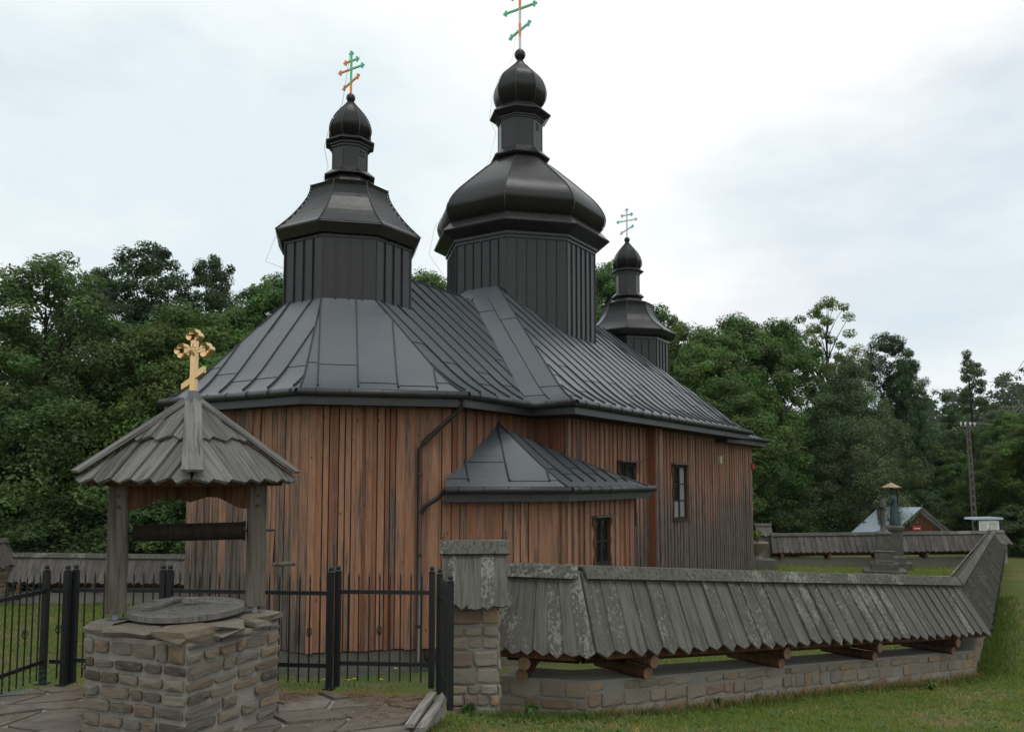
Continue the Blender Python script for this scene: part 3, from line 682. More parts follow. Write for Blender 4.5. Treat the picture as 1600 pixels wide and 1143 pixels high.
# ------------------------------------------------------------------ masonry pieces shared by walls, pillar and well
def stone_mesh(k):
    r = random.Random(900 + k); j = lambda s: r.uniform(-s, s); V = []
    for y, ins in ((0, .0), (.62, .0), (1, .10)):
        for x, z in ((-.5, -.5), (0, -.5), (.5, -.5), (.5, 0), (.5, .5), (0, .5), (-.5, .5), (-.5, 0)):
            sx = x * (1 - 2 * ins * .8); sz = z * (1 - 2 * ins)
            if x and z: sx *= .93; sz *= .90
            V.append((sx + j(.035), y + (j(.18) if y else 0), sz + j(.05)))
    V.append((j(.1), 1.12 + j(.15), j(.1)))
    F = [(a + b, a + (b + 1) % 8, a + 8 + (b + 1) % 8, a + 8 + b) for a in (0, 8) for b in range(8)] + [(16 + b, 16 + (b + 1) % 8, 24) for b in range(8)]
    me = newmesh('stone', V, [f[::-1] for f in F], None, False); return me
def stone_set(mat):
    out = []
    for k in range(20):
        me = stone_mesh(k); me.materials.append(mat); out.append(me)
    return out
ST = {k: stone_set(MT[k]) for k in ('stone', 'palestone')}
def stone_face(parent, o, t, n, L, zlo, zhi, kind='stone', row=(.075, .15), ln=(.12, .36), gap=.018, proud=.022, fill=1.0, over=.0):
    """courses of stones on a face: origin o, unit run t, unit outward n; zlo/zhi give the foot and head as functions of the run"""
    x = n.cross(ZZ); h = 0; Hm = max(zhi(0) - zlo(0), zhi(L) - zlo(L)); ri = 0
    while h < Hm - .03:
        rh = random.uniform(*row)
        if Hm - h - rh < row[0] * .7: rh = Hm - h
        q = -over * (ri % 2)
        while q < L + over * ((ri + 1) % 2) - .03:
            w = random.uniform(*ln); end = L + over * ((ri + 1) % 2)
            if end - q - w < ln[0] * .7: w = end - q
            m = q + w / 2; fr = h / Hm; z = zlo(m) + (zhi(m) - zlo(m)) * (h + rh / 2) / Hm
            if random.random() < fill:
                hh = (rh - gap) * random.uniform(.74, 1.12); ww = w - gap
                M = basis(o + t * m + ZZ * (z - o.z) + n * random.uniform(-.006, .006), x * ww, n * proud * random.uniform(.7, 1.5), (ZZ + x * random.uniform(-.05, .05)) * hh)
                inst('stone', random.choice(ST[kind]), parent, M)
            q += w
        h += rh; ri += 1
# ------------------------------------------------------------------ shingled walls round the yard
def shingle_mesh(w, L, th=.022, point=.045, mat=None, rag=0.0, wb=None):
    r = random.Random(int(w * 1000) + int(L * 777) + int(rag * 1e6)); e = lambda: r.uniform(-rag, rag)
    wb = wb or w; P = [(-w / 2, 0), (-wb / 2, L - point + e()), (e() * .3, L + e()), (wb / 2, L - point + e()), (w / 2, 0)]; c = .006
    V = [(x, y, 0) for x, y in P] + [(x * .97, y, th) for x, y in P]
    F = [(0, 1, 2, 3, 4)[::-1], (5, 6, 7, 8, 9)] + [(i, (i + 1) % 5, 5 + (i + 1) % 5, 5 + i) for i in range(5)]
    F = [f[::-1] for f in F]
    return newmesh('shingle', V, F, mat)
def yard_wall(label, P0, P1, front, stone_h=.40, height=1.5, half=.50, pitch=.235, mat='shingle', mitre=(None, None), stones=True, brackets=(), back=True, group='shingle capped stone walls round the churchyard', logs=True, ridge_w=.15, stone_kind='palestone', fill=.93):
    """P0, P1: ridge points; front: a point on the side that shows; mitre: run offsets of the eave at both ends"""
    P0, P1 = Vector(P0), Vector(P1); d = P1 - P0; flat = Vector((d.x, d.y, 0)); L = flat.length; t = flat / L; n = Vector((t.y, -t.x, 0))
    if n.dot(Vector(front) - P0) < 0: n = -n
    rise = d.z / L; zr_ = lambda s: P0.z + rise * s
    base = lambda s: zr_(s) - height
    T = thing('yard_wall', P0 + t * L / 2 - ZZ * (height - rise * L / 2), label, 'wall', group)
    th = .24                                                # half thickness of the masonry
    V = []
    for s in (0, L):
        em = (mitre[0] or 0) if s == 0 else (mitre[1] or 0)
        for off, z in ((-th, base(s) - .6), (th, base(s) - .6), (th, base(s) + stone_h), (-th, base(s) + stone_h)):
            p = P0 + t * (s + em * off / half) + n * off; V.append((p.x, p.y, z))
    core = part('masonry', V, [(0, 1, 2, 3), (7, 6, 5, 4), (0, 4, 5, 1), (1, 5, 6, 2), (2, 6, 7, 3), (3, 7, 4, 0)], MT['mortar'], T)
    if stones:
        s0, s1 = (mitre[0] or 0) * th / half, L + (mitre[1] or 0) * th / half; o = P0 + n * th + t * s0; stone_face(core, Vector((o.x, o.y, 0)), t, n, s1 - s0, lambda s: base(s) - .12, lambda s: base(s) + stone_h - .012, stone_kind, (.06, .17), (.10, .40), .012, .014, fill)
    # timber: a log on the wall head, eave boards, pairs of short cross logs
    tl = Vector((t.x, t.y, rise))
    if logs:
        for off, r_, zz in ((.04, .055, .185), (-.14, .05, .185)):
            a = P0 + n * off + ZZ * (stone_h + zz - height); MB().tube([a, a + tl * L], r_, 8).build('wall_log', MT['log'], T, None, True)
        for off in ((half - .10), -(half - .10)):
            zc = .675 - height
            V = []
            for s in (0, L):
                p = P0 + tl * s + n * off
                for dy, dz in ((-.035, -.03), (.035, -.03), (.035, .045), (-.035, .045)): V.append(p + n * dy + ZZ * (zc + dz))
            part('eave_beam', V, [(0, 1, 2, 3), (7, 6, 5, 4), (0, 4, 5, 1), (1, 5, 6, 2), (2, 6, 7, 3), (3, 7, 4, 0)], MT['brown'], T)
        for s in brackets:
            for k, (zz, e) in enumerate(((stone_h + .062, half - .09), (stone_h + .195, half - .03))):
                c = P0 + tl * (s + k * .035) + ZZ * (zz - height); rr = random.uniform(.062, .074)
                b = MB().tube([c - n * e, c + n * e], rr, 12, False).build('bracket_log', MT['log'], T, None, True)
                for sg in (-1, 1):
                    V = [(rr * math.cos(q), rr * math.sin(q), 0) for q in np.linspace(0, 2 * math.pi, 12, False)]
                    part('log_end', V, [tuple(range(12))], MT['endgrain'], b, basis(c + n * sg * (e + .001), ZZ.cross(n * sg), ZZ, n * sg))
    # shingles: long pointed boards from ridge to eave, one edge of each lying on the next
    eave_z = .645; drop = height - eave_z - .03; sl = math.hypot(half, drop)
    for sg in ((1, -1) if back else (1,)):
        nn = n * sg; cnt = max(1, round(L / pitch)); w = L / cnt
        e0, e1 = (mitre[0] or 0), (mitre[1] or 0)
        if sg < 0: e0, e1 = -e0, -e1
        we = (L + e1 - e0) / cnt
        for i in range(cnt):
            q = (i + .5) / cnt; a = P0 + tl * (L * q) - ZZ * .02
            b = P0 + tl * (e0 + (L + e1 - e0) * q) + nn * half - ZZ * drop
            dn_ = (b - a); ll = dn_.length; dn_.normalize(); xx = (tl - dn_ * tl.dot(dn_)).normalized(); up = xx.cross(dn_)
            if up.z < 0: xx = -xx; up = -up
            o = a + up * random.uniform(.012, .024); tw = random.uniform(.06, .13); k = 1.06 * random.uniform(.98, 1.06); rg = lambda: random.uniform(-.022, .022); th_ = .026
            tp = tl * w * k / 2; bt = tl * we * k / 2; sgx = 1 if tl.dot(xx) > 0 else -1
            P = [a - tp * sgx, b - bt * sgx - dn_ * (.055 + rg()), b + dn_ * (.012 + rg()) + xx * rg() * .5, b + bt * sgx - dn_ * (.055 + rg()), a + tp * sgx]
            loc = [((p - a).dot(xx), (p - a).dot(dn_)) for p in P]
            V = [(x_, y_, tw * x_) for x_, y_ in loc] + [(x_ * .975, y_, tw * x_ + th_) for x_, y_ in loc]
            F = [(4, 3, 2, 1, 0), (5, 6, 7, 8, 9)] + [(m_, (m_ + 1) % 5, 5 + (m_ + 1) % 5, 5 + m_) for m_ in range(5)]
            part('shingle', V, F, MT[mat], T, basis(o, xx, dn_, up))
    # ridge boards
    for sg in (1, -1):
        nn = n * sg; dd = (nn * half - ZZ * drop).normalized(); up = (nn * drop + ZZ * half).normalized(); k = 0; step = 2.6
        while k < L - .05:
            e = min(L, k + step); a = P0 + tl * k + up * .052; b = P0 + tl * (e - .008) + up * .052
            a2, b2 = a + ZZ * .0, b
            V = [a, b, b + dd * ridge_w, a + dd * ridge_w]; V = V + [v + up * .028 for v in V]
            V = [v + ZZ * .03 for v in V]
            part('ridge_board', V, BOXF, MT['ridge'], T); k = e
    return T
RB = D(905, 893, 9.0); RC = D(1490, 907, 13.8); RL = D(795, 889, 9.15); RF = D(1549, 829, 36.5)
out_pt = Vector((6, 6, 0))
def mit(a, b, c, h=.5):                        # eave offset along run at joint b of a-b-c, for the side of out_pt
    t1_ = Vector((b.x - a.x, b.y - a.y)).normalized(); t2_ = Vector((c.x - b.x, c.y - b.y)).normalized()
    ang = math.atan2(t1_.x * t2_.y - t1_.y * t2_.x, t1_.dot(t2_)); return h * math.tan(ang / 2)
mB = mit(RL, RB, RC); mC = mit(RB, RC, RF)
LS = (RC - RB).length
w1 = yard_wall('short stone wall under lichened shingles beside the roofed stone pillar', RL, RB, out_pt, mitre=(-.10, mB), brackets=(.22,), fill=.96, pitch=.118)
w2 = yard_wall('long stone wall with shingle roof and log brackets crossing the foreground', RB, RC, out_pt, mitre=(-mB, mC), brackets=(.62, 2.95, 5.05, 7.25), fill=.9)
w3 = yard_wall('shingled wall receding along the right edge towards the notice board', RC, RF, out_pt, mitre=(-mC, 0), brackets=[2.2 + 2.4 * k for k in range(10)])
FA = D(1204, 835, 38.5); FB = D(1541, 831, 37.2)
w4 = yard_wall('far silvery shingled wall behind the stone statues', FA, FB, (12, 20, 0), mat='shingle_far', brackets=[.4 + 2.1 * k for k in range(5)], back=False, stones=False, pitch=.25)
LA = D(14, 866, 25.8); LB = D(420, 871, 26.6)
w5 = yard_wall('shingled stone wall in front of the dark wood at left', LA, LB, (-8, 15, 0), mat='shingle_far', brackets=[.5 + 2.2 * k for k in range(4)], back=False, stones=False, pitch=.24)
def coursed(T, a, b, front, h, z0):            # far masonry: real stones joined into one part
    pass
# ------------------------------------------------------------------ roofed pillars
def pillar(label, c, w, z0, z1, roof_w, roof_d, ridge_h, nsh, rz=0, stones=True, mat='shingle', kind='palestone', fins=True):
    T = thing('wall_pillar', (c[0], c[1], z0), label, 'pillar', 'roofed pillars of the churchyard walls')
    X = Vector((math.cos(rz), math.sin(rz), 0)); Y = Vector((-math.sin(rz), math.cos(rz), 0)); o = Vector((c[0], c[1], 0)); h = w / 2
    V = [o + X * x * h + Y * y * h + ZZ * z for z in (z0 - .5, z1) for x, y in ((-1, -1), (1, -1), (1, 1), (-1, 1))]
    core = part('masonry', V, BOXF, MT['mortar'], T)
    if stones:
        for n, t in ((-Y, X), (X, Y), (Y, -X), (-X, -Y)):
            stone_face(core, o + n * h - t * h, t, n, w, lambda s: z0 - .1, lambda s: z1, kind, (.075, .19), (.12, .30), .016, .02, 1, .02)
    ez = z1 - .05; dr = ridge_h - ez
    for sg in (-1, 1):
        dd = (Y * sg * roof_d - ZZ * dr); ll = dd.length; dd.normalize(); xx = X * (-sg); up = xx.cross(dd); up = up if up.z > 0 else -up
        for i in range(nsh):
            a = o + X * (-roof_w / 2 + roof_w * (i + .5) / nsh) + ZZ * ridge_h
            inst('shingle', shingle_mesh(roof_w / nsh * 1.06, ll * random.uniform(.97, 1.05), .024, .05 if i % 2 else .02, MT[mat], .01 + i * .001), T, basis(a + up * random.uniform(.0, .012), xx, dd, up))
        up2 = (Y * sg * dr + ZZ * roof_d).normalized()
        V = [o - X * (roof_w / 2 + .03) + ZZ * ridge_h, o + X * (roof_w / 2 + .03) + ZZ * ridge_h]; V = V + [V[1] + dd * .15, V[0] + dd * .15]; V = [v + up2 * .03 + ZZ * .02 for v in V] + [v + up2 * .06 + ZZ * .02 for v in V]
        part('ridge_board', V, BOXF, MT['ridge'], T)
    for sx in (-1, 1):
        V = [o + X * sx * (roof_w / 2 - .05) + Y * y + ZZ * z for y, z in ((-roof_d * .9, ez + .05), (roof_d * .9, ez + .05), (0, ridge_h - .02))]; V += [v + X * .03 * -sx for v in V]
        part('gable_board', V, [(0, 1, 2), (5, 4, 3), (0, 3, 4, 1), (1, 4, 5, 2), (2, 5, 3, 0)], MT['brown'], T)
        if fins:
            q = o + X * sx * (roof_w / 2 + .0); MB().tube([q + ZZ * (ridge_h - .02), q + ZZ * (ridge_h + .07), q + ZZ * (ridge_h + .09), q + ZZ * (ridge_h + .14), q + ZZ * (ridge_h + .17)], [.012, .012, .02, .016, .004], 6).build('finial', MT['post'], T)
    return T
pc = D(741, 1000, 8.42)
pillar('stone gate pillar under a small shingled roof beside the iron gate', (pc.x, pc.y), .46, 1.36, 2.56, .64, .40, 3.10, 5, R(3))
pf = D(1192, 850, 39.0); pillar('far roofed pillar behind the planted urn', (pf.x, pf.y), .5, -.1, 1.25, .74, .42, 1.72, 5, 0, False, 'shingle_far')
pe = D(1565, 850, 36.8); pillar('pillar at the far right end of the wall by the notice board', (pe.x + .1, pe.y + .6), .6, 0, 1.0, .8, .5, 1.5, 5, R(20), False)
pl_ = D(-6, 862, 25.4)
pl_t = pillar('gabled pillar cut by the left edge of the picture', (pl_.x, pl_.y), .7, -.1, 1.2, .9, .45, 1.95, 5, R(90), True, 'shingle_far')
# ------------------------------------------------------------------ flagged forecourt
ZP = 1.90
def in_poly(x, y, P):
    r = False
    for i in range(len(P)):
        (x0, y0), (x1, y1) = P[i - 1], P[i]
        if (y0 > y) != (y1 > y) and x < (x1 - x0) * (y - y0) / (y1 - y0) + x0: r = not r
    return r
PAVE = [(-.58, 7.24), (-4.15, 7.62), (-6.8, 6.0), (-6.8, 3.2), (-1.0, 3.2), (-.80, 5.8)]
V = [(x, y, z) for z in (ZP - .25, ZP - .022) for x, y in PAVE]; n = len(PAVE)
pave = part('pavement', V, [tuple(range(n, 2 * n))] + [(i, (i + 1) % n, n + (i + 1) % n, n + i) for i in range(n)], MT['mortar'], None)
tag(pave, 'grey flagstone forecourt around the well', 'pavement', None, 'structure')
def flags():
    a = R(24); ca, sa = math.cos(a), math.sin(a); cw, chh = .46, .31; r = random.Random(3)
    J = {}
    def node(i, j):
        if (i, j) not in J:
            x = (i + (.5 if j % 2 else 0)) * cw + r.uniform(-.09, .09); y = j * chh + r.uniform(-.06, .06); J[(i, j)] = Vector((x * ca - y * sa - 3, x * sa + y * ca + 5.5, 0))
        return J[(i, j)]
    for j in range(-13, 14):
        for i in range(-13, 14):
            Q = [node(i, j), node(i + 1, j), node(i + 1 - (j % 2 == 0) * 0, j + 1), node(i, j + 1)]
            c = sum(Q, Vector()) / 4
            
            Q = [Vector(p) for p in Q]; P = []
            for k in range(4):
                p = Q[k]; d = (c - p); d.normalize(); P.append(p + d * .022)
            P8 = []
            for k in range(4):
                p, q = P[k], P[(k + 1) % 4]; P8 += [p + (q - p) * .07, p + (q - p) * .5 + (c - (p + q) / 2).normalized() * r.uniform(-.012, .016), p + (q - p) * .93]
            P8 = [(p.x, p.y) for p in P8]
            for e in range(len(PAVE)):             # clip to the outline (convex, anticlockwise)
                (ax_, ay_), (bx_, by_) = PAVE[e], PAVE[(e + 1) % len(PAVE)]; sd_ = lambda p: (bx_ - ax_) * (p[1] - ay_) - (by_ - ay_) * (p[0] - ax_); Q2 = []
                for k in range(len(P8)):
                    p, q = P8[k], P8[(k + 1) % len(P8)]; a_, b_ = sd_(p), sd_(q)
                    if a_ >= 0: Q2.append(p)
                    if a_ * b_ < 0: f_ = a_ / (a_ - b_); Q2.append((p[0] + (q[0] - p[0]) * f_, p[1] + (q[1] - p[1]) * f_))
                P8 = Q2
                if not P8: break
            if len(P8) < 3: continue
            P8 = [Vector((p[0], p[1], 0)) for p in P8]
            zt = r.uniform(-.006, .012); V = [(p.x - c.x, p.y - c.y, -.04) for p in P8] + [(p.x - c.x, p.y - c.y, zt) for p in P8]; m = len(P8)
            part('flagstone', V, [tuple(range(m, 2 * m))] + [(k, (k + 1) % m, m + (k + 1) % m, m + k) for k in range(m)], MT['flag'], pave, Matrix.Translation((c.x, c.y, ZP - .004)))
flags()
# ------------------------------------------------------------------ well
def well():
    c = Vector((-2.51, 6.42, 0)); a1 = R(67); E1 = Vector((math.cos(a1), math.sin(a1), 0)); E2 = Vector((-math.sin(a1), math.cos(a1), 0)); h = .485; zt = ZP + .82
    T = thing('stone_well', c + ZZ * ZP, 'square stone well with a gilded cross on its shingled pyramid roof', 'well')
    V = [c + E1 * x * h + E2 * y * h + ZZ * z for z in (ZP - .05, zt - .09) for x, y in ((-1, -1), (1, -1), (1, 1), (-1, 1))]
    core = part('masonry', V, BOXF, MT['mortar'], T)
    for n, t in ((-E1, E2), (E1, -E2), (-E2, -E1), (E2, E1)):
        stone_face(core, c + n * h - t * h, t, n, 2 * h, lambda s: ZP, lambda s: zt - .10, 'stone', (.07, .12), (.12, .30), .024, .022, .97, .02)
    r = random.Random(5)
    for n, t in ((-E1, E2), (E1, -E2), (-E2, -E1), (E2, E1)):         # cap stones round the rim
        q = -h - .03
        while q < h - .25:
            w = r.uniform(.24, .40)
            if h - .2 - q - w < .15: w = h - .2 - q
            o_ = c + n * (h - .12) + t * (q + w / 2) + ZZ * (zt - .05)
            inst('cap_stone', r.choice(ST['stone']), core, basis(o_ - n * .15, n.cross(ZZ) * (w - .012), n * .30, ZZ * r.uniform(.085, .105)))
            q += w
    # lid of planks with a block handle
    lid = thing('well_lid', c + ZZ * zt, 'round grey plank lid lying on the well', 'lid'); Rl = .43; tilt = Matrix.Translation(c + ZZ * (zt + .03)) @ Matrix.Rotation(R(2.5), 4, 'X') @ Matrix.Rotation(R(-8), 4, 'Z')
    k = -Rl
    for i in range(6):
        x0, x1 = -Rl + i * 2 * Rl / 6 + .003, -Rl + (i + 1) * 2 * Rl / 6 - .003; P = []
        for x in np.linspace(x0, x1, 5): P.append((x, -math.sqrt(max(0, Rl * Rl - x * x))))
        for x in np.linspace(x1, x0, 5): P.append((x, math.sqrt(max(0, Rl * Rl - x * x))))
        m = len(P); zz = r.uniform(0, .006); V = [(x, y, 0) for x, y in P] + [(x, y, .038 + zz) for x, y in P]
        part('plank', [(y, x, z) for x, y, z in V], [tuple(range(m)), tuple(range(m, 2 * m))[::-1]] + [(j, m + j, m + (j + 1) % m, (j + 1) % m) for j in range(m)], MT['lid'], lid, tilt)
    MB().box(-.22, .22, -.05, .05, .045, .068).build('batten', MT['lid'], lid, tilt @ Matrix.Rotation(R(90), 4, 'Z') @ Matrix.Translation((0, .2, 0)))
    MB().box(-.05, .05, -.03, .03, .045, .085).build('handle_block', MT['plank'], lid, tilt @ Matrix.Translation((-.03, .1, 0)))
    # posts on iron feet
    dg = (E1 - E2).normalized(); pq = dg.cross(ZZ)
    for sg in (-1, 1):
        b = c + dg * sg * .50; w = .07; zl = zt + .05
        V = [b + dg * x * (w + .004 * (k == 0)) + pq * y * w + ZZ * z for k, z in enumerate((zl, 3.74)) for x, y in ((-1, -1), (1, -1), (1, 1), (-1, 1))]
        V = boxv(-w, w, -w, w, 0, 3.74 - zl); o = part('post', V, BOXF, MT['post'], T, basis(b + ZZ * zl, dg, -pq, ZZ))
        part('post_foot', boxv(-.018, .018, -.018, .018, -.07, 0), BOXF, MT['tin'], o, basis(b + ZZ * zl, dg, -pq, ZZ))
        for z_ in (3.64, 3.56): MB().tube([b - pq * .0 + ZZ * z_ + pq * .07, b + ZZ * z_ + pq * .085], .012, 8).build('peg', MT['brown'], o)
    # fretted board between the posts, front and back
    P = [(-.44, .0), (-.44, -.19), (-.40, -.195), (-.34, -.18), (-.28, -.145), (-.20, -.105), (-.12, -.10), (-.05, -.125), (0, -.14), (.05, -.125), (.12, -.10), (.20, -.105), (.28, -.145), (.34, -.18), (.40, -.195), (.44, -.19), (.44, .0)]
    for off in (.045, -.06):
        MB().prism(P, 0, .03).build('fret_board', MT['brown'], T, basis(c + pq * off + ZZ * 3.73, dg, pq, ZZ))
    for t, n in ((E1, E2), (E1, -E2), (E2, E1), (E2, -E1)):
        part('roof_beam', boxv(-.50, .50, -.03, .03, -.04, .04), BOXF, MT['brown'], T, basis(c + n * .45 + ZZ * 3.755, t, ZZ.cross(t), ZZ))
    # windlass and crank
    zw = 3.36; a = c - dg * .40 + ZZ * zw; b = c + dg * .41 + ZZ * zw
    wl = MB().tube([a, c + ZZ * (zw - .002), b - dg * .03, b], [.062, .068, .070, .070], 14).build('windlass', MT['darkwood'], T, None, True)
    MB().tube([b - dg * .012, b + dg * .004], .080, 14).build('windlass_band', MT['iron'], wl)
    k0 = c + dg * .64 + ZZ * zw
    MB().tube([a - dg * .16, k0, k0 - ZZ * .29], .010, 8).build('crank', MT['iron'], wl)
    MB().tube([k0 - ZZ * .275 - dg * .01, k0 - ZZ * .275 + dg * .17], [.018, .016], 8).build('crank_handle', MT['post'], wl)
    # pyramid roof
    hr, ez, rise = .56, 3.752, .585; slope = math.hypot(hr, rise)
    for t, n in ((E1, -E2), (E2, E1), (-E1, E2), (-E2, -E1)):
        up = (n * rise + ZZ * hr).normalized(); ups = (ZZ * rise - n * hr).normalized()
        o_ = c + n * hr + ZZ * ez; x = ups.cross(up)
        mirr = x
        # under-boarding
        V = [(-hr, 0, 0), (hr, 0, 0), (0, slope, 0)]; V += [(x_, y_, -.02) for x_, y_, z_ in V]
        part('sarking', V, [(0, 1, 2), (5, 4, 3), (0, 3, 4, 1), (1, 4, 5, 2), (2, 5, 3, 0)], MT['brown'], T, basis(o_, x, ups, up))
        for tier, (y0, wd, zz, ytop) in enumerate(((-.035, .185, .008, .62), (.38, .17, .036, 1.0))):
            hw = hr * (1 - max(0, y0) / slope) - (.0); n_ = round(2 * hw / wd); wd = 2 * hw / n_
            for i in range(n_):
                x0, x1 = -hw + i * wd, -hw + (i + 1) * wd; lm = lambda x_: min(ytop * slope, slope * (1 - abs(x_) / hr))
                P = [(x0 + .004, y0 + .04 * r.uniform(.7, 1.2)), ((x0 + x1) / 2 + r.uniform(-.02, .02), y0 - r.uniform(0, .012)), (x1 - .004, y0 + .04 * r.uniform(.7, 1.2))]
                t1_, t0_ = lm(x1), lm(x0); top = []
                if t1_ > P[2][1] + .01: top.append((x1 - .004, t1_))
                xm = (x0 + x1) / 2; top.append((xm, lm(xm)))
                if t0_ > P[0][1] + .01: top.append((x0 + .004, t0_))
                P = P + top; P = [(px_, min(py_, slope * (1 - abs(px_) / hr) + .03)) for px_, py_ in P]; m = len(P); tl_ = r.uniform(-.012, .012)
                V = [(px_, py_, zz + (px_ - xm) * .07) for px_, py_ in P] + [(px_, py_, zz + .022 + (px_ - xm) * .07 + tl_ * .3) for px_, py_ in P]
                part('shingle', V, [tuple(range(m))[::-1], tuple(range(m, 2 * m))] + [(j, (j + 1) % m, m + (j + 1) % m, m + j) for j in range(m)], MT['shingle_clean'], T, basis(o_, x, ups, up))
    for sx, sy in ((-1, -1), (1, -1), (1, 1), (-1, 1)):
        cr = c + E1 * sx * hr + E2 * sy * hr; ax = (c + ZZ * (ez + rise) - (cr + ZZ * ez)); out = (E1 * sx + E2 * sy).normalized(); L = ax.length; ax.normalize(); sd = out.cross(ZZ); up = sd.cross(ax); up = up if up.z > 0 else -up
        for s_ in (-1, 1):
            V = [(0, -.04, 0), (s_ * .072, .0, -.032), (s_ * .06, L, -.03), (0, L, 0)]; V = V + [(x_, y_, z_ + .022) for x_, y_, z_ in V]
            part('hip_board', V, BOXF, MT['shingle_clean'], T, basis(cr + ZZ * (ez + .088), sd, ax, up))
    ap = c + ZZ * (ez + rise)
    MB().lathe([(.085, -.05), (.075, .0), (.05, .05), (.03, .075)], 8, (0, 0), R(22)).build('roof_cap', MT['roof'], T, Matrix.Translation(ap + ZZ * .05))
    return c, ap, dg, pq
wc, wap, wdg, wpq = well()
# gilded cross on the well roof
def gilt_cross(base, ax, dp):
    T = thing('gilded_cross', base, 'shiny gilded cross with clover ends on the well roof', 'cross')
    xax = (ax * .80 + dp * .6).normalized(); yax = xax.cross(ZZ) * -1     # turned a little from the picture plane
    Mx = basis(base, xax, yax, ZZ)
    MB().box(-.022, .022, -.022, .022, 0, .445).build('shaft', MT['gold'], T, Mx)
    MB().box(-.085, -.022, -.018, .018, .345, .385).box(.022, .085, -.018, .018, .345, .385).build('arm', MT['gold'], T, Mx)
    s = MB(); s.add([(-.10, -.02, .055), (-.04, -.02, .085), (.04, -.02, .15), (.095, -.02, .185), (.095, -.02, .235), (.04, -.02, .205), (-.04, -.02, .135), (-.10, -.02, .10)] + [(x, .02, z) for x, z in ((-.10, .055), (-.04, .085), (.04, .15), (.095, .185), (.095, .235), (.04, .205), (-.04, .135), (-.10, .10))],
          [tuple(range(8)), tuple(range(8, 16))[::-1]] + [(i, 8 + i, 8 + (i + 1) % 8, (i + 1) % 8) for i in range(8)]); s.build('slanted_bar', MT['gold'], T, Mx)
    def clover(cx, cz, omit):
        for dx, dz in ((1, 0), (-1, 0), (0, 1), (0, -1)):
            if (dx, dz) == omit: continue
            # open half-round scoop, like a bent petal
            V = []; F = []; k = 8; rr = .032
            for i in range(k + 1):
                q = math.pi * (i / k - .5) * 1.25; d1 = math.cos(q); d2 = math.sin(q)
                px = cx + dx * (.028 + rr * d1) + (dz * rr * d2); pz = cz + dz * (.028 + rr * d1) + (dx * rr * d2)
                V += [(px, -.034, pz), (px, .034, pz)]
            for i in range(k): F.append((2 * i, 2 * i + 1, 2 * i + 3, 2 * i + 2))
            b = len(V); V.append((cx + dx * .02, -.012, cz + dz * .02))
            for i in range(k): F.append((2 * i, 2 * i + 2, b))
            b = len(V); V.append((cx + dx * .02, .012, cz + dz * .02))
            for i in range(k): F.append((2 * i + 1, 2 * i + 3, b))
            part('petal', V, F, MT['gold'], T, Mx)
    clover(.105, .365, (-1, 0)); clover(-.105, .365, (1, 0)); clover(0, .475, (0, -1))
    m = MB()
    for k in range(8):
        q = k * math.pi / 4; m.add([(0, -.036, .365), (.05 * math.cos(q), -.024, .365 + .05 * math.sin(q)), (.05 * math.cos(q + .4), -.022, .365 + .05 * math.sin(q + .4))], [(0, 1, 2)])
    m.build('rosette', MT['gold'], T, Mx)
gilt_cross(wap + ZZ * .08, wdg, wpq)
# ------------------------------------------------------------------ iron fence and gate
ROD = MB().tube([(0, 0, .05), (0, 0, .96)], .0075, 5).add([(-.011, 0, .955), (0, -.011, .955), (.011, 0, .955), (0, .011, .955), (0, 0, 1.03)], [(0, 1, 4), (1, 2, 4), (2, 3, 4), (3, 0, 4), (3, 2, 1, 0)])
ROD = newmesh('rod', ROD.V, ROD.F, MT['iron'])
POST = MB().box(-.025, .025, -.025, .025, 0, 1.02).lathe([(.028, 1.02), (.030, 1.035), (.018, 1.045), (.022, 1.06), (.020, 1.075), (.006, 1.085)], 8)
POST = newmesh('post', POST.V, POST.F, MT['iron'])
KNOT = MB()
for k in range(4):
    q0 = k * math.pi / 2; KNOT.tube([(.028 * math.sin(math.pi * i / 6) * math.cos(q0 + i * .35), .028 * math.sin(math.pi * i / 6) * math.sin(q0 + i * .35), -.045 + .09 * i / 6) for i in range(7)], .0045, 4)
KNOT = newmesh('basket_knot', KNOT.V, KNOT.F, MT['iron'])
def fence(name, label, a, b, posts=(1, 1), plates=(1, 1), spacing=.095, knots=(), cat='fence', grp='black iron fence and gate sections'):
    a, b = Vector(a), Vector(b); d = b - a; L = d.length; t = d / L; T = thing(name, a, label, cat, grp); n = Vector((t.y, -t.x, 0))
    for p, on, pl in ((a, posts[0], plates[0]), (b, posts[1], plates[1])):
        if on:
            o = inst('post', POST, T, basis(p, t, ZZ.cross(t), ZZ))
            if pl: part('base_plate', boxv(-.05, .05, -.05, .05, 0, .012), BOXF, MT['iron'], o, basis(p, t, ZZ.cross(t), ZZ))
    for z in (.845, .205): part('rail', boxv(0, L, -.010, .010, z - .018, z + .018), BOXF, MT['iron'], T, basis(a, t, ZZ.cross(t), ZZ))
    k = max(1, round(L / spacing)); 
    for i in range(1, k):
        p = a + t * (L * i / k); o = inst('rod', ROD, T, basis(p, t, ZZ.cross(t), ZZ))
        if i in knots: inst('basket_knot', KNOT, o, basis(p + ZZ * .5, t, ZZ.cross(t), ZZ))
    return T
g = lambda px, py: G(px, py, ZP)
fence('iron_fence', 'angled black iron fence panel at the left edge', g(-60, 1118), g(66, 1068), knots=(4, 8))
fence('iron_fence', 'narrow black iron fence panel between two left posts', g(66, 1068) + Vector((.06, 0, 0)), g(99, 1069), (0, 1), knots=(1,))
fence('iron_fence', 'black iron fence panel seen left of and behind the well', g(112, 1066), g(250, 1068), (1, 1), (0, 0), knots=(5,))
fence('iron_fence', 'black iron fence panel behind the well and its right post', g(261, 1068), g(514, 1076), (1, 1), (0, 1), knots=(5, 10, 14))
